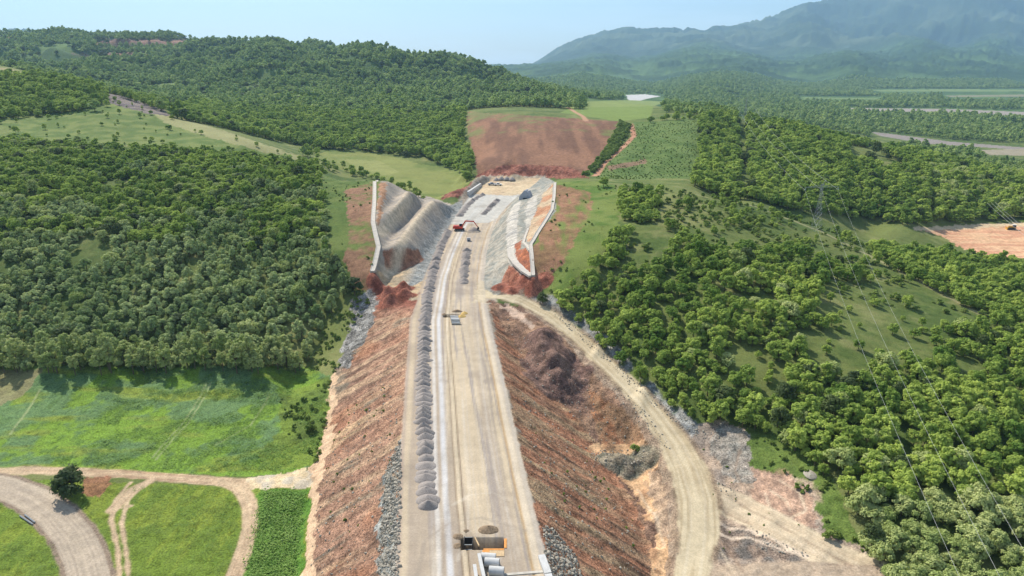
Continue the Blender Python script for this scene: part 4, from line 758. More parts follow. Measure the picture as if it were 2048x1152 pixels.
def forest(name, label, key, lst):
    """one stuff object: points that carry real copies of the tree meshes"""
    m = bpy.data.meshes.new(name); n = len(lst); m.vertices.add(n); m.vertices.foreach_set('co', np.array([(p[0], p[1], p[2] - .1) for p in lst], np.float32).ravel())
    R = np.random.default_rng(5)
    m.attributes.new('sc', 'FLOAT', 'POINT').data.foreach_set('value', np.array([p[3] for p in lst], np.float32)); m.attributes.new('scz', 'FLOAT', 'POINT').data.foreach_set('value', (np.array([p[3] for p in lst]) * R.uniform(.75, 1.25, n)).astype(np.float32)); m.attributes.new('rz', 'FLOAT', 'POINT').data.foreach_set('value', R.uniform(0, 6.28, n).astype(np.float32))
    m.attributes.new('pick', 'INT', 'POINT').data.foreach_set('value', R.integers(0, len(KINDS[key]), n).astype(np.int32))
    o = link(name, m); tag(o, label, 'woodland', None, 'stuff')
    g = bpy.data.node_groups.new(name, 'GeometryNodeTree'); g.interface.new_socket('Geometry', in_out='INPUT', socket_type='NodeSocketGeometry'); g.interface.new_socket('Geometry', in_out='OUTPUT', socket_type='NodeSocketGeometry')
    nn = g.nodes; gi = nn.new('NodeGroupInput'); go = nn.new('NodeGroupOutput'); iop = nn.new('GeometryNodeInstanceOnPoints'); jn = nn.new('GeometryNodeJoinGeometry')
    R = np.random.default_rng(6)
    ks = [k for k in KINDS[key] if k[0].name in SRC and k[1].name in SRC]
    m.attributes['pick'].data.foreach_set('value', R.integers(0, len(ks), n).astype(np.int32))
    for cr, tr in ks[::-1]:
        j2 = nn.new('GeometryNodeJoinGeometry')
        for me_ in (cr, tr):
            src = SRC[me_.name]; oi = nn.new('GeometryNodeObjectInfo'); oi.inputs[0].default_value = src; oi.transform_space = 'ORIGINAL'; g.links.new(oi.outputs['Geometry'], j2.inputs[0])
        ti = nn.new('GeometryNodeGeometryToInstance'); g.links.new(j2.outputs[0], ti.inputs[0]); g.links.new(ti.outputs[0], jn.inputs[0])
    def attr(nm, t):
        a = nn.new('GeometryNodeInputNamedAttribute'); a.data_type = t; a.inputs[0].default_value = nm; return a.outputs[0]
    g.links.new(gi.outputs[0], iop.inputs['Points']); g.links.new(jn.outputs[0], iop.inputs['Instance']); iop.inputs['Pick Instance'].default_value = True
    g.links.new(attr('pick', 'INT'), iop.inputs['Instance Index']); cx = nn.new('ShaderNodeCombineXYZ'); g.links.new(attr('rz', 'FLOAT'), cx.inputs[2]); g.links.new(cx.outputs[0], iop.inputs['Rotation'])
    cs = nn.new('ShaderNodeCombineXYZ'); g.links.new(attr('sc', 'FLOAT'), cs.inputs[0]); g.links.new(attr('sc', 'FLOAT'), cs.inputs[1]); g.links.new(attr('scz', 'FLOAT'), cs.inputs[2]); g.links.new(cs.outputs[0], iop.inputs['Scale']); g.links.new(iop.outputs[0], go.inputs[0])
    md = o.modifiers.new('trees', 'NODES'); md.node_group = g; return o
# a few lone trees with a place of their own; the far kind's models live here too
def at(px, py): p = hit(px, py, hgt); return p
p = at(147, 987); tree_at('dark', 1, p[0], p[1], 1, 1.62, 'lone dark round tree between the dirt track and the grey side road', 'tree', name='lone_tree').location.z -= .4
p = at(1207, 374); tree_at('oak', 2, p[0], p[1], 2, 1.25, 'bright green bushy tree alone on the hilltop right of the cutting', 'tree', name='lone_tree')
p = at(322, 222); tree_at('far', 0, p[0], p[1], 2, 1.6, 'big dark tree on the left crest beside the bare grey bank', 'tree', name='lone_tree')
p = at(190, 222); tree_at('far', 1, p[0], p[1], 2, 1.5, 'dark round tree at the right end of the upper left grove', 'tree', name='lone_tree')
p = at(572, 330); tree_at('far', 2, p[0], p[1], 2, 1.25, 'round green tree at the top of the left wood beside the pale ridge', 'tree', name='lone_tree')
p = at(606, 312); tree_at('far', 3, p[0], p[1], 2, 1.0, 'round green tree behind the pale ridge at the corner of the meadow', 'tree', name='lone_tree')
p = at(710, 590); tree_at('dark', 0, p[0], p[1], 2, 1.5, 'large bush at the foot of the left drainage channel', 'bush', name='bush')
p = at(1085, 606); tree_at('dark', 1, p[0], p[1], 1, .9, 'dark green bush at the bend of the haul road', 'bush', name='bush')
for k, (px, py, lb) in enumerate([(620, 862, 'low bush at the right edge of the big green field'), (1660, 1075, 'small bush at the right rim of the bare earth lot'), (1270, 905, 'small green bush on the grey rock mound in the hollow')]):
    p = at(px, py); tree_at('shrub', k, p[0], p[1], k, 2.0, lb, 'bush', name='bush')
for k, (px, py, lb) in enumerate([(560, 1040, 'tuft of tall grass in the middle of the narrow grass strip'), (575, 1110, 'tuft of tall grass at the front of the narrow grass strip'), (540, 1010, 'tuft of tall grass at the back of the narrow grass strip')]):
    p = at(px, py); tree_at('tuft', k, p[0], p[1], k, 1.8, lb, 'grass tuft', name='grass_tuft')
SRC = {}
for o in list(bpy.data.objects):
    if o.type == 'MESH' and o.name.split('.')[0] in ('crown', 'trunk'): SRC.setdefault(o.data.name, o)
for key, nm, lb in (('oak', 'green_wood', 'dense dark green broadleaf woods on both hillsides'), ('grey', 'silvery_wood', 'silvery green wood filling the slope above the left fields'), ('tall', 'field_edge_wood', 'tall pale trees continuing the row at the field edge'), ('pale', 'pale_wood', 'pale green trees on the far right slopes'), ('far', 'distant_wood', 'distant wooded hill and riverside woods on the plain'), ('dark', 'dark_trees', 'darker olive trees scattered through the woods'), ('shrub', 'scrub', 'low scrub scattered over verges and hillsides'), ('tuft', 'tall_grass', 'tall green grass and young corn in the left fields')):
    l_ = [p for z, p in rest if p[4] == key]
    if l_: forest(nm, lb, key, l_)

# ------------------------------------------------------------------ gravel heaps, one thing each
def heap_mesh(name, wx, wy, hz, seed, mat):
    r = np.random.default_rng(seed); n, k = 26, 9; V = [(0, 0, hz)]; Fc = []
    off = r.uniform(0, 50, 2); skew = r.uniform(-.25, .25)
    for j in range(1, k + 1):
        for i in range(n):
            a = 2 * math.pi * i / n; t = j / k; q = 1 + .10 * float(fbm(np.array(math.cos(a) * 1.6 + off[0]), np.array(math.sin(a) * 1.6 + off[1]), 3, seed))
            x = math.copysign(abs(math.cos(a)) ** .8, math.cos(a)) * wx * t * q; y = math.copysign(abs(math.sin(a)) ** .9, math.sin(a)) * wy * t * q
            z = hz * (1 - t ** 1.25) * (1 + .16 * float(fbm(np.array(x * 1.2 + off[0]), np.array(y * 1.2), 3, seed))) - (.12 if j == k else 0)
            V.append((x, y + skew * (1 - t), z))
    for i in range(n): Fc.append((0, 1 + i, 1 + (i + 1) % n))
    for j in range(k - 1):
        for i in range(n): a = 1 + j * n + i; b_ = 1 + j * n + (i + 1) % n; Fc.append((a, a + n, b_ + n, b_))
    m = bpy.data.meshes.new(name); m.from_pydata(V, [], Fc); m.materials.append(mat); m.polygons.foreach_set('use_smooth', [True] * len(m.polygons)); m.update(); return m
HM = [heap_mesh('gravel_heap', 2.25, 1.5, 1.45, 200 + i, M['gravel']) for i in range(6)]
def heap_row(path, step, label, group, sx=1., first=None, last=None):
    P_ = [np.array(hit(*p, hgt)[:2]) for p in path]; seg = [np.linalg.norm(b - a) for a, b in zip(P_[:-1], P_[1:])]; cum = np.concatenate([[0], np.cumsum(seg)]); s = 0; k = 0; R = random.Random(len(path) + int(path[0][0]))
    while s <= cum[-1]:
        x = np.interp(s, cum, [p[0] for p in P_]) + R.uniform(-.25, .25); y = np.interp(s, cum, [p[1] for p in P_])
        o = link('gravel_heap', HM[R.randrange(6)], None, (x, y, float(hgt(x, y)) - .05)); o.rotation_euler = (0, 0, R.uniform(-.2, .2) + (math.pi if R.random() < .5 else 0)); f = R.uniform(.8, 1.14); o.scale = (sx * f, R.uniform(.85, 1.3), R.uniform(.6, 1.2))
        lb, gr = label, group
        if k == 0 and first: lb, gr = first, None
        tag(o, lb, 'gravel heap', gr); s += step * R.uniform(.65, 1.35); k += 1
heap_row([(857, 1012), (851, 930), (848, 850), (847, 760), (848, 690), (850, 640), (856, 585), (864, 550), (874, 515), (884, 487), (896, 462)], 2.3, 'grey gravel heap in the long left row on the platform', 'gravel heaps in the long left row', 1, 'grey gravel heap at the near end of the long left row')
heap_row([(927, 566), (930, 530), (934, 500)], 2.7, 'grey gravel heap in the short middle row below the excavator', 'gravel heaps in the short middle row', .92)
heap_row([(919, 432), (934, 412), (952, 396), (966, 390)], 3.0, 'grey gravel heap in the left row on the pale stretch', 'gravel heaps left on the pale stretch', 1)
heap_row([(968, 428), (982, 413), (996, 399)], 3.0, 'grey gravel heap in the right row on the pale stretch', 'gravel heaps right on the pale stretch', 1)
for px, py, lb in ((993, 360, 'leftmost of four grey gravel heaps at the far end'), (1003, 358, 'second from left of four gravel heaps at the far end'), (1014, 358, 'third from left of four gravel heaps at the far end'), (1024, 359, 'rightmost of four grey gravel heaps at the far end')):
    p = at(px, py); o = link('gravel_heap', HM[px % 6], None, (p[0], p[1], p[2] - .1)); o.scale = (1.1, 1.6, 1.3); tag(o, lb, 'gravel heap')
def lone_heap(name, px, py, wx, wy, hz, mat, lb, cat='heap', seed=1):
    p = at(px, py); o = link(name, heap_mesh(name, wx, wy, hz, seed, mat), None, (p[0], p[1], p[2] - .05)); return tag(o, lb, cat)
lone_heap('gravel_heap', 948, 461, 3.2, 2.6, 1.9, M['gravel'], 'grey heap under the bucket of the red excavator', 'gravel heap', 3)
lone_heap('soil_heap', 977, 1060, 2.0, 1.3, .8, M['dirt'], 'brown soil heap behind the orange edged trench', 'soil heap', 4)
lone_heap('soil_heap', 933, 1062, .7, .5, .35, M['dirt'], 'smallest soil heap behind the left end of the near trench', 'soil heap', 5)
lone_heap('soil_heap', 916, 1073, 1.0, .9, .45, M['dirt'], 'low soil heap left of the trench box', 'soil heap', 6)
lone_heap('soil_heap', 914, 1092, .7, .9, .35, M['dirt'], 'little soil heap at the front left corner of the near trench', 'soil heap', 7)
lone_heap('soil_heap', 914, 623, 2.0, 1.0, .8, M['dirt'], 'dark soil heap behind the far trench', 'soil heap', 8)
lone_heap('soil_heap', 888, 630, .8, 1.0, .5, M['dirt'], 'dark soil heap at the left end of the far trench', 'soil heap', 9)
lone_heap('sand_heap', 929, 627, 1.2, 1.3, .8, M['sand'], 'yellow sand heap behind the right end of the far trench', 'sand heap', 10)
lone_heap('sand_heap', 924, 633, 1.5, 1.3, .8, M['sand'], 'yellow sand heap beside the stack of small pipes', 'sand heap', 11)
lone_heap('stone_heap', 1621, 948, 1.5, 2.0, .75, M['rock'], 'pale stone heap on the grass right of the bare lot', 'stone heap', 12)

# ------------------------------------------------------------------ concrete: channels, walls, pipes, beams
def ribbon(name, pp, width, wall, lb, cat, mat, bed=.1):
    P_ = [np.array(hit(*p, hgt)[:2]) for p in pp]; Q = []
    for a, b_ in zip(P_[:-1], P_[1:]):
        n = max(1, int(np.linalg.norm(b_ - a) / 2.0)); Q += [a + (b_ - a) * t / n for t in range(n)]
    Q.append(P_[-1]); V = []; Fc = []; prof = [(-1, -.6), (-1, wall), (-.82, wall), (-.7, bed), (.7, bed), (.82, wall), (1, wall), (1, -.6)]; n = len(prof)
    Z = [max(float(hgt(*q)), float(hgt(q[0] - width * .4, q[1])), float(hgt(q[0] + width * .4, q[1]))) for q in Q]; Z = np.convolve(np.pad(Z, 2, 'edge'), np.ones(5) / 5, 'valid')
    for i, q in enumerate(Q):
        t = Q[min(i + 1, len(Q) - 1)] - Q[max(0, i - 1)]; t /= np.linalg.norm(t)
        for u, z in prof: V.append((q[0] - t[1] * u * width / 2, q[1] + t[0] * u * width / 2, Z[i] + z + .12))
    for i in range(len(Q) - 1):
        for j in range(n - 1): a = i * n + j; Fc.append((a, a + 1, a + n + 1, a + n))
    Fc += [tuple(range(n)), tuple(range((len(Q) - 1) * n, len(Q) * n))[::-1]]
    o = build(name, V, Fc, mat); return tag(o, lb, cat)
ribbon('drainage_channel', [(754, 361), (749, 400), (746, 445), (751, 470), (757, 495), (752, 520), (745, 545)], 1.8, .3, 'long pale concrete drainage channel down the hill left of the cutting', 'channel', M['shot'])
ribbon('drainage_channel', [(1110, 366), (1108, 395), (1104, 420), (1085, 452), (1061, 490), (1064, 522), (1066, 553)], 1.5, .3, 'long pale drainage channel curving down right of the cutting', 'channel', M['shot'])
ribbon('drainage_channel', [(1056, 458), (1050, 474), (1046, 487), (1056, 496), (1060, 503)], 1.3, .3, 'short bent channel branch joining the right drainage channel', 'channel', M['shot'])
ribbon('drainage_channel', [(1064, 553), (1048, 545), (1032, 531), (1022, 518), (1021, 500)], 2.6, .15, 'broad pale apron channel at the foot of the right cutting', 'channel', M['shot'])
def slab(name, corners, z0, z1, mat, lb=None, cat=None, parent=None):
    n = len(corners); V = [(x, y, z0) for x, y in corners] + [(x, y, z1) for x, y in corners]; Fc = [tuple(range(n))[::-1], tuple(range(n, 2 * n))] + [(i, (i + 1) % n, n + (i + 1) % n, n + i) for i in range(n)]
    o = build(name, V, Fc, mat, parent); return tag(o, lb, cat) if lb else o
def wallbetween(name, a, b_, w, z0, z1, mat, lb, cat):
    a, b_ = np.array(a[:2]), np.array(b_[:2]); t = (b_ - a) / np.linalg.norm(b_ - a); nrm = np.array((-t[1], t[0])) * w / 2
    return slab(name, [tuple(a + nrm), tuple(a - nrm), tuple(b_ - nrm), tuple(b_ + nrm)], z0, z1, mat, lb, cat)
a, b_ = at(936, 391), at(961, 370); wallbetween('retaining_wall', a, b_, 1.3, min(a[2], b_[2]) - 1, max(a[2], b_[2]) + 1.2, M['concrete'], 'pale concrete wall along the left edge near the far end', 'wall')
# headwall of the culvert at the right of the far stretch
p = at(1050, 398); hw_ = empty('culvert_headwall', p, -.35, 'grey sloped concrete culvert headwall on the right of the pale stretch', 'headwall')
MB().prism([(-3.4, -1), (3.4, -1), (3.4, 1.2), (.4, 4.6), (-.6, 4.6), (-3.4, 1.0)], 0, .9).build('front_wall', M['concgrey'], hw_)
MB().prism([(-3.3, -1), (-2.7, -1), (-.4, 4.0), (-1.0, 4.3)], .92, 7).build('side_wall', M['concgrey'], hw_); MB().prism([(2.7, -1), (3.3, -1), (1.0, 3.9), (.5, 3.9)], .92, 6).build('side_wall', M['concgrey'], hw_)
MB().box((0, -.08, -.1), (2.2, .12, 1.5)).build('opening_shade', M['dark'], hw_)  # solid dark plate in place of the shaded culvert mouth
def pipe_mesh(L_, R_, r_, n=28):
    V = []; Fc = []
    for x in (-L_ / 2, L_ / 2):
        for rad in (R_, r_):
            for i in range(n): a = 2 * math.pi * i / n; V.append((x, math.cos(a) * rad, math.sin(a) * rad))
    for i in range(n):
        j = (i + 1) % n; Fc += [(i, j, 2 * n + j, 2 * n + i), (n + j, n + i, 3 * n + i, 3 * n + j), (j, i, n + i, n + j), (2 * n + i, 2 * n + j, 3 * n + j, 3 * n + i)]
    m = bpy.data.meshes.new('concrete_pipe'); m.from_pydata(V, [], Fc); m.materials.append(M['concrete']); m.update(); return m
PM = pipe_mesh(2.4, .74, .60); PS = pipe_mesh(2.6, .46, .36)
for px, py, lb in ((977, 1115, 'large concrete pipe at the back of the row beside the near trench'), (984, 1125, 'large concrete pipe in the middle of the row beside the near trench'), (993, 1142, 'large concrete pipe at the front of the row beside the near trench')):
    q = W(px, py, .75); o = link('concrete_pipe', PM, None, (q[0], q[1], .75)); o.rotation_euler = (0, 0, -.10); tag(o, lb, 'concrete pipe')
for k in range(4):
    q = W(908.5 + k * 1.0, 634 + k * 3.9, .46); o = link('concrete_pipe', PS, None, (q[0], q[1], .46)); o.rotation_euler = (0, 0, -.06)
    tag(o, ('backmost', 'second from back', 'second from front', 'frontmost')[k] + ' of the four small pipes beside the far trench', 'concrete pipe')
q = W(910, 639.5, 1.25); o = link('concrete_pipe', PS, None, (q[0], q[1], 1.22)); o.rotation_euler = (0, 0, -.06); tag(o, 'small concrete pipe lying on top of the others beside the far trench', 'concrete pipe')
def beam(px0, py0, px1, py1, w, h, lb, mat=None):
    a, b_ = W(px0, py0, h), W(px1, py1, h); e = empty('concrete_beam', (a[0], a[1], 0), 0, lb, 'concrete beam')
    d = np.array(b_[:2]) - np.array(a[:2]); ln_ = np.linalg.norm(d); e.rotation_euler = (0, 0, math.atan2(d[1], d[0])); s_ = MB(); s_.box((ln_ / 2, 0, h / 2 + .02), (ln_, w * .45, h)); s_.build('web', M['concrete'], e)
    MB().box((ln_ / 2, 0, h + .1), (ln_, w, .16)).build('flange', M['concrete'], e); return e
beam(958, 1108, 972, 1175, .55, 1.5, 'long white beam left of the large pipes'); beam(949, 1130, 956, 1180, .55, 1.3, 'shorter white beam at the bottom edge left of the long one')
for (x0, y0, x1, y1, lb) in ((1083, 1109, 1096, 1145, 'long pale parapet block at the bottom right edge of the platform'), (1096.5, 1147, 1106, 1185, 'nearest pale parapet block cut by the bottom edge of the photo')):
    a, b_ = W(x0, y0, .7), W(x1, y1, .7); wallbetween('parapet_block', a, b_, 1.15, -1.5, .7, M['concrete'], lb, 'parapet')
a, b_ = W(1000, 1150, .05), W(1088, 1143, .05); wallbetween('concrete_slab_edge', a, b_, .5, -.1, .12, M['shot'], 'low pale concrete kerb across the platform at the bottom edge', 'kerb')
# near trench: steel box, orange boards, plank
a = W(928, 1098, 0); tb = empty('trench_box', (W(937, 1088, 0)[0], W(937, 1088, 0)[1], -.6), 0, 'dark green steel trench box standing in the near trench', 'trench box')
for sx in (-.72, .72): MB().box((sx, 0, .6), (.08, 2.0, 1.7)).build('side_panel', M['dark'], tb)
for sy in (-.95, .95): MB().box((0, sy, 1.2), (1.36, .09, .12)).box((0, sy, .2), (1.36, .09, .12)).build('strut', M['steel'], tb)
MB().box((0, .75, .55), (1.34, .06, 1.5)).build('end_panel', M['dark'], tb)
fb = empty('formwork', (TR1[1][0], TR1[1][1], 0), 0, 'orange shuttering boards round the right half of the near trench', 'formwork')
MB().box((-1.7, -2.75, .06), (3.5, .35, .12)).build('board', M['orange'], fb); MB().box((.25, -1.2, .055), (.45, 2.4, .11)).build('board', M['orange'], fb); MB().box((-3.0, -3.2, .05), (1.2, .5, .1)).build('board', M['orange'], fb)
MB().box((-1.55, -3.7, .045), (3.3, 1.45, .09)).build('panel', M['timber'], fb)
p0, p1 = W(950, 1076, .14), W(958, 1092, .14); o = MB().bar((*p0[:2], .16), (*p1[:2], .16), .32).build('plank', M['timber']); tag(o, 'pale timber plank laid across the near trench', 'plank')
p = W(937.5, 482, 0); mc = empty('concrete_chamber', p, .1, 'small square concrete chamber alone on the platform below the excavator', 'concrete chamber')
for x, y, dx, dy in ((-.75, 0, .2, 1.7), (.75, 0, .2, 1.7), (0, .75, 1.3, .2), (0, -.75, 1.3, .2)): MB().box((x, y, .65), (dx, dy, 1.3)).build('wall', M['concgrey'], mc)
MB().box((0, .42, 1.4), (1.7, .8, .18)).build('cover_slab', M['concrete'], mc); MB().box((0, -.862, .5), (.8, .02, .6)).build('opening_shade', M['dark'], mc)  # dark plate on the front wall stands in for shade there
for k, (x0, y0, x1, y1) in enumerate(((40, 1033, 66, 1050), (50, 1031, 70, 1046))):
    a, b_ = at(x0, y0), at(x1, y1); o = MB().bar((a[0], a[1], a[2] + .2), (b_[0], b_[1], b_[2] + .2), .34, n=6).build('grey_post', M['steel']); tag(o, ('lower', 'upper')[k] + ' of two grey posts lying in the grass beside the grey side road', 'post')

# ------------------------------------------------------------------ machines
def wheel(parent, x, y, r, w):
    s_ = MB(); s_.bar((x, y - w / 2, r), (x, y + w / 2, r), 2 * r, n=18); t = s_.build('wheel', M['rubber'], parent); s_ = MB(); s_.bar((x, y - w / 2 - .02, r), (x, y + w / 2 + .02, r), r, n=12); s_.build('rim', M['steel'], t)
def tracks(e, ln_, off, w=.6, h=.95):
    for sy in (-off, off):
        prof = [(-ln_ / 2 + .35, 0), (ln_ / 2 - .35, 0), (ln_ / 2, .35), (ln_ / 2, .65), (ln_ / 2 - .35, h), (-ln_ / 2 + .35, h), (-ln_ / 2, .65), (-ln_ / 2, .35)]
        t = MB().prism(prof, sy - w / 2, sy + w / 2).build('track', M['rubber'], e); s_ = MB()
        for k in range(5): x = -ln_ / 2 + .6 + k * (ln_ - 1.2) / 4; s_.bar((x, sy - w / 2 - .03, .45), (x, sy + w / 2 + .03, .45), .5, n=10)
        s_.build('roller', M['steel'], t)
p = at(919, 461); ex = empty('excavator', p, -.05, 'red tracked excavator with its boom arched over a grey heap', 'excavator')
tracks(ex, 4.8, 1.35); MB().box((0, 0, .85), (2.2, 2.0, .5)).build('undercarriage', M['dark'], ex)
MB().box((-.4, 0, 1.55), (4.0, 2.9, .8)).box((-1.3, .0, 2.2), (2.2, 2.7, .6), taper=.92).build('house', M['red'], ex, bevel=.06)
MB().prism([(-3.2, 1.2), (-2.4, 1.15), (-2.4, 2.45), (-3.0, 2.4)], -1.45, 1.45).build('counterweight', M['red'], ex, bevel=.05)
cb = MB().prism([(-.1, 1.95), (1.55, 1.95), (1.5, 2.7), (1.15, 3.35), (-.1, 3.35)], .45, 1.45).build('cab', M['glass'], ex); MB().box((.5, .95, 3.4), (1.4, 1.1, .1)).build('cab_roof', M['white'], cb)
s_ = MB()
for a, b_, w0, w1 in (((1.2, -.1, 2.0), (3.1, -.1, 4.9), .75, .85), ((3.1, -.1, 4.9), (7.2, -.1, 4.6), .85, .6)): s_.bar(a, b_, w0, w1)
s_.build('boom', M['red'], ex); MB().bar((6.9, -.1, 5.0), (9.2, -.1, 1.9), .62, .4).build('stick', M['red'], ex)
MB().bar((1.7, .35, 1.9), (3.3, .3, 4.1), .22).bar((1.7, -.55, 1.9), (3.3, -.5, 4.1), .22).bar((3.6, -.1, 5.5), (6.7, -.1, 5.3), .2).build('hydraulic_cylinder', M['steel'], ex)
MB().prism([(9.0, 2.1), (9.6, 1.9), (9.9, 1.1), (9.3, .6), (8.6, .9), (8.9, 1.3)], -.75, .55).build('bucket', M['dark'], ex)
def pickup(px, py, rz, paint, lb):
    p = at(px, py); e = empty('pickup_truck', p, rz, lb, 'pickup truck')
    bd = MB().prism([(-2.6, .45), (2.6, .45), (2.6, .95), (1.4, 1.1), (-2.6, 1.1)], -.92, .92).build('body', M[paint], e, bevel=.05)
    cb = MB().prism([(-1.1, 1.1), (1.25, 1.1), (.6, 1.78), (-.9, 1.8)], -.82, .82).build('cab', M[paint], e); MB().prism([(-1.0, 1.16), (1.12, 1.16), (.58, 1.68), (-.85, 1.7)], -.84, .84).build('side_window', M['glass'], cb); MB().prism([(1.1, 1.2), (1.26, 1.16), (.72, 1.7), (.6, 1.7)], -.7, .7).build('windscreen', M['glass'], cb)
    MB().box((-1.85, 0, 1.112), (1.3, 1.5, .02)).build('load_bed', M['dark'], e)
    for x in (-1.6, 1.6):
        for y in (-.85, .85): wheel(e, x, y, .4, .26)
    for y in (-.7, .7): MB().box((2.61, y, .8), (.04, .3, .16)).build('headlight', M['white'], e)
pickup(996, 371, .1, 'white', 'white pickup truck at the far end, right of a darker one'); pickup(983.5, 370, .25, 'concgrey', 'grey pickup truck at the far end, left of the white one')
p = at(2023, 459); bd_ = empty('bulldozer', p, 2.8, 'brown tracked bulldozer with a white cab roof on the red clearing', 'bulldozer')
tracks(bd_, 4.2, 1.2, .6, 1.2); MB().box((.8, 0, 1.55), (2.6, 1.3, 1.2), taper=.9).build('engine_hood', M['yellow'], bd_, bevel=.05); MB().box((-1.1, 0, 1.3), (1.8, 1.9, .8)).build('chassis', M['yellow'], bd_)
cb = MB().box((-1.1, 0, 2.35), (1.6, 1.6, 1.3)).build('cab', M['glass'], bd_); MB().box((-1.1, 0, 3.1), (2.0, 1.9, .18)).build('cab_roof', M['white'], cb)
MB().prism([(2.7, .1), (3.0, .1), (2.85, .7), (3.0, 1.4), (2.7, 1.4), (2.55, .7)], -2.0, 2.0).build('blade', M['yellow'], bd_); MB().bar((0, 1.75, .6), (2.6, 1.75, .5), .25).bar((0, -1.75, .6), (2.6, -1.75, .5), .25).build('push_arm', M['dark'], bd_)

# ------------------------------------------------------------------ power line
def pylon(x, y, z, hh, rz, lb, arm=8.0):
    e = empty('power_pylon', (x, y, z), rz, lb, 'pylon'); t = .10
    def leg(sx, sy):
        return MB().bar((sx * 1.9, sy * 1.9, -.3), (sx * .55, sy * .55, hh * .62), t).bar((sx * .55, sy * .55, hh * .62), (sx * .4, sy * .4, hh * .92), t).build('leg', M['steel'], e)
    for sx in (-1, 1):
        for sy in (-1, 1): leg(sx, sy)
    s_ = MB(); zs = [0, .13, .25, .36, .46, .54, .62, .70, .78, .86, .92]
    r = lambda u: 1.9 + (.55 - 1.9) * u / .62 if u < .62 else .55 - .15 * (u - .62) / .3
    for a, b_ in zip(zs[:-1], zs[1:]):
        ra, rb_ = r(a), r(b_)
        for (sx, sy, tx, ty) in ((-1, -1, 1, -1), (1, -1, 1, 1), (1, 1, -1, 1), (-1, 1, -1, -1)):
            s_.bar((sx * ra, sy * ra, a * hh), (tx * rb_, ty * rb_, b_ * hh), t * .6); s_.bar((tx * ra, ty * ra, a * hh), (sx * rb_, sy * rb_, b_ * hh), t * .6); s_.bar((sx * rb_, sy * rb_, b_ * hh), (tx * rb_, ty * rb_, b_ * hh), t * .6)
    s_.build('lattice', M['steel'], e); s_ = MB()
    za = hh * .86
    for sy in (-.35, .35):
        s_.bar((-arm, 0, za), (0, sy, za + .9), t * .8); s_.bar((arm, 0, za), (0, sy, za + .9), t * .8); s_.bar((-arm, 0, za), (0, sy, za - .1), t * .9); s_.bar((arm, 0, za), (0, sy, za - .1), t * .9)
        for k in range(-5, 6):
            if k: u = abs(k) / 6; s_.bar((k * arm / 6, sy * (1 - u), za - .1 * (1 - u)), (k * arm / 6, sy * (1 - u), za + .9 * (1 - u)), t * .5)
    s_.build('crossarm', M['steel'], e); MB().bar((-.4, 0, hh * .92), (-1.6, 0, hh), t).bar((.4, 0, hh * .92), (1.6, 0, hh), t).build('peak', M['steel'], e)
    tips = []
    for x_ in (-arm, 0, arm):
        MB().bar((x_, 0, za), (x_, 0, za - 1.3), .2, n=6).build('insulator', M['concgrey'], e); tips.append(Vector((x, y, z)) + Matrix.Rotation(rz, 3, 'Z') @ Vector((x_, 0, za - 1.3)))
    return tips
def cable(a, b_, sag, rad, lb, ext=1.0):
    V = []; Fc = []; n = 44; a, b_ = Vector(a), Vector(b_)
    for i in range(n + 1):
        t = i / n * ext; p = a.lerp(b_, t); p.z -= sag * 4 * t * (1.25 - t) * .8
        for k in range(4): V.append((p.x + rad * math.cos(k * math.pi / 2), p.y + rad * .3 * math.cos(k * math.pi / 2), p.z + rad * math.sin(k * math.pi / 2)))
    for i in range(n):
        for k in range(4): Fc.append((i * 4 + k, i * 4 + (k + 1) % 4, i * 4 + 4 + (k + 1) % 4, i * 4 + 4 + k))
    o = build('power_cable', V, Fc, M['cable']); return tag(o, lb, 'power cable')
b0 = W(1631, 467, 3.2); z0 = float(hgt(b0[0], b0[1])); tips = pylon(b0[0], b0[1], z0, 24, .12, 'steel lattice pylon on the grassy ridge right of the cutting')
ends = [W(1949, 1152, 14), W(2034, 1152, 14), W(2048, 1041, 14)]
for a, b_, lb in zip(tips, ends, ('leftmost', 'middle', 'rightmost')): cable(a, b_, 4.5, .018, lb + ' of three cables crossing the right wood towards the viewer', 1.25)
b1 = D(1490, 232, 640); z1 = float(hgt(b1[0], b1[1])); t2 = pylon(b1[0], b1[1], z1, 24, .12, 'faint distant pylon on the wooded crest behind the ridge')
for a, b_, lb in zip(tips, t2, ('leftmost', 'middle', 'rightmost')): cable(a, b_, 6, .03, lb + ' of three cables running from the ridge pylon to the wooded crest')
for k in range(3):
    a = D(1940 + k * 9, 372, 520); b_ = D(2062 + k * 8, 478, 330); cable(a, b_, 1.0, .045, ('left', 'middle', 'right')[k] + ' of the thin cables above the red clearing', 1.0)

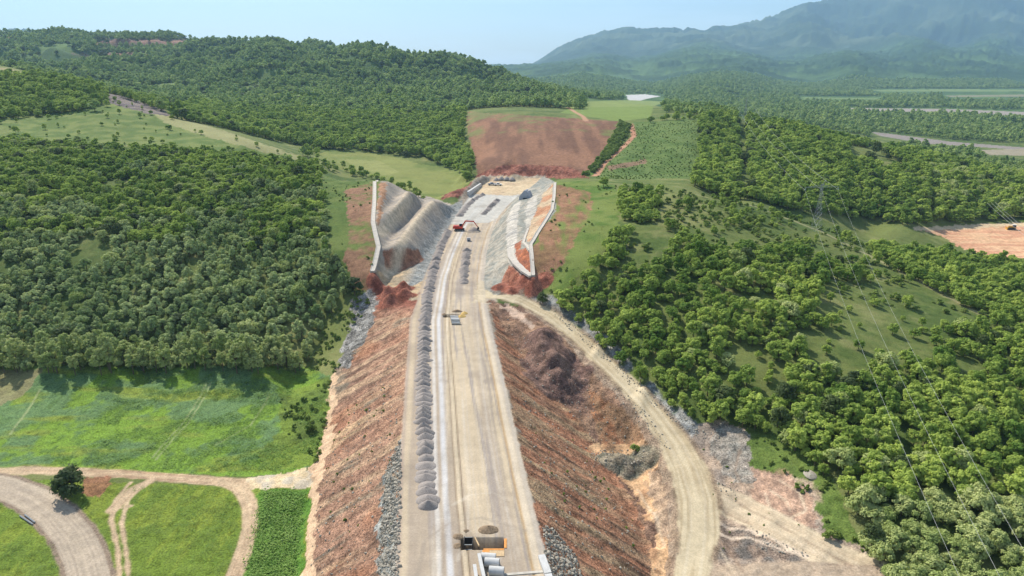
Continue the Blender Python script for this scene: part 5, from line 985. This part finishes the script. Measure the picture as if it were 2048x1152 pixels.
# ------------------------------------------------------------------ broken rock along the shoulders: uncountable
def rocks(name, polys, spacing, s0, s1, bounds, lb, seed, y1=1e9, mat='rock'):
    c = cand(*bounds, spacing, seed); m = pick(c, polys, y1=y1, dens=.85); r = np.random.default_rng(seed); V = []; Fc = []; t = (1 + 5 ** .5) / 2
    ico = np.array([(-1, t, 0), (1, t, 0), (-1, -t, 0), (1, -t, 0), (0, -1, t), (0, 1, t), (0, -1, -t), (0, 1, -t), (t, 0, -1), (t, 0, 1), (-t, 0, -1), (-t, 0, 1)]) / 1.9
    fi = np.array([(0, 11, 5), (0, 5, 1), (0, 1, 7), (0, 7, 10), (0, 10, 11), (1, 5, 9), (5, 11, 4), (11, 10, 2), (10, 7, 6), (7, 1, 8), (3, 9, 4), (3, 4, 2), (3, 2, 6), (3, 6, 8), (3, 8, 9), (4, 9, 5), (2, 4, 11), (6, 2, 10), (8, 6, 7), (9, 8, 1)])
    for x, y, h in zip(c[0][m], c[1][m], c[2][m]):
        s_ = s0 + (s1 - s0) * r.uniform() ** 2.2; q = ico * s_ * r.uniform(.55, 1.2, 3) + r.normal(size=(12, 3)) * s_ * .16; a = r.uniform(0, 6.28); R_ = np.array(((math.cos(a), -math.sin(a), 0), (math.sin(a), math.cos(a), 0), (0, 0, 1)))
        Fc.append(fi + 12 * len(V)); V.append(q @ R_ + (x, y, h + s_ * .15))
    if V: o = build(name, np.concatenate(V).tolist(), np.concatenate(Fc).tolist(), M[mat]); tag(o, lb, 'rocks', None, 'stuff')
rocks('riprap', [[(801, 875), (803, 900), (797, 1250), (752, 1250), (760, 1060), (772, 940)], [(1085, 1050), (1110, 1062), (1150, 1110), (1190, 1250), (1100, 1250)]], .42, .16, .5, (-40, 25, 75, 165), 'broken grey rock packed along the platform shoulders', 5)
rocks('roadside_rocks', [[(1105, 615), (1200, 690), (1290, 775), (1380, 845), (1450, 870), (1440, 900), (1370, 865), (1280, 790), (1190, 705), (1110, 632)], [(1235, 770), (1300, 830), (1345, 900), (1320, 890), (1270, 840), (1225, 790)], [(700, 600), (745, 575), (760, 600), (735, 670), (700, 735), (680, 740), (690, 690)], [(1180, 900), (1290, 900), (1290, 935), (1190, 930)], [(1500, 1050), (1640, 1115), (1500, 1100)], [(1430, 960), (1475, 980), (1480, 1010), (1440, 980)]], .8, .08, .34, (-75, 100, 100, 265), 'loose grey stones beside the haul road and the left slope', 6)
rocks('slope_stones', [[(640, 950), (700, 820), (790, 720), (800, 900), (770, 1150), (620, 1150)], [(1040, 780), (1180, 900), (1320, 1150), (1130, 1150), (1060, 950)], [(1000, 620), (1200, 780), (1330, 950), (1240, 950), (1040, 720)]], 1.6, .08, .32, (-60, 60, 90, 250), 'stones lying on the bare red slopes', 8)

# ------------------------------------------------------------------ air
top = float(max(H.max(), CAMH)) + 60
hz = MB().box((0, 11000, (top - 140) / 2), (60000, 23000, top + 140)).build('haze', M['dark']); hz['kind'] = 'stuff'
hm = bpy.data.materials.new('haze'); hm.use_nodes = True; nt = hm.node_tree; nt.nodes.remove(nt.nodes['Principled BSDF']); v = nt.nodes.new('ShaderNodeVolumePrincipled')
v.inputs['Color'].default_value = (.47, .74, 1, 1); v.inputs['Density'].default_value = 7.0e-5; v.inputs['Anisotropy'].default_value = .2; nt.links.new(v.outputs[0], nt.nodes['Material Output'].inputs['Volume'])
hz.data.materials.clear(); hz.data.materials.append(hm)
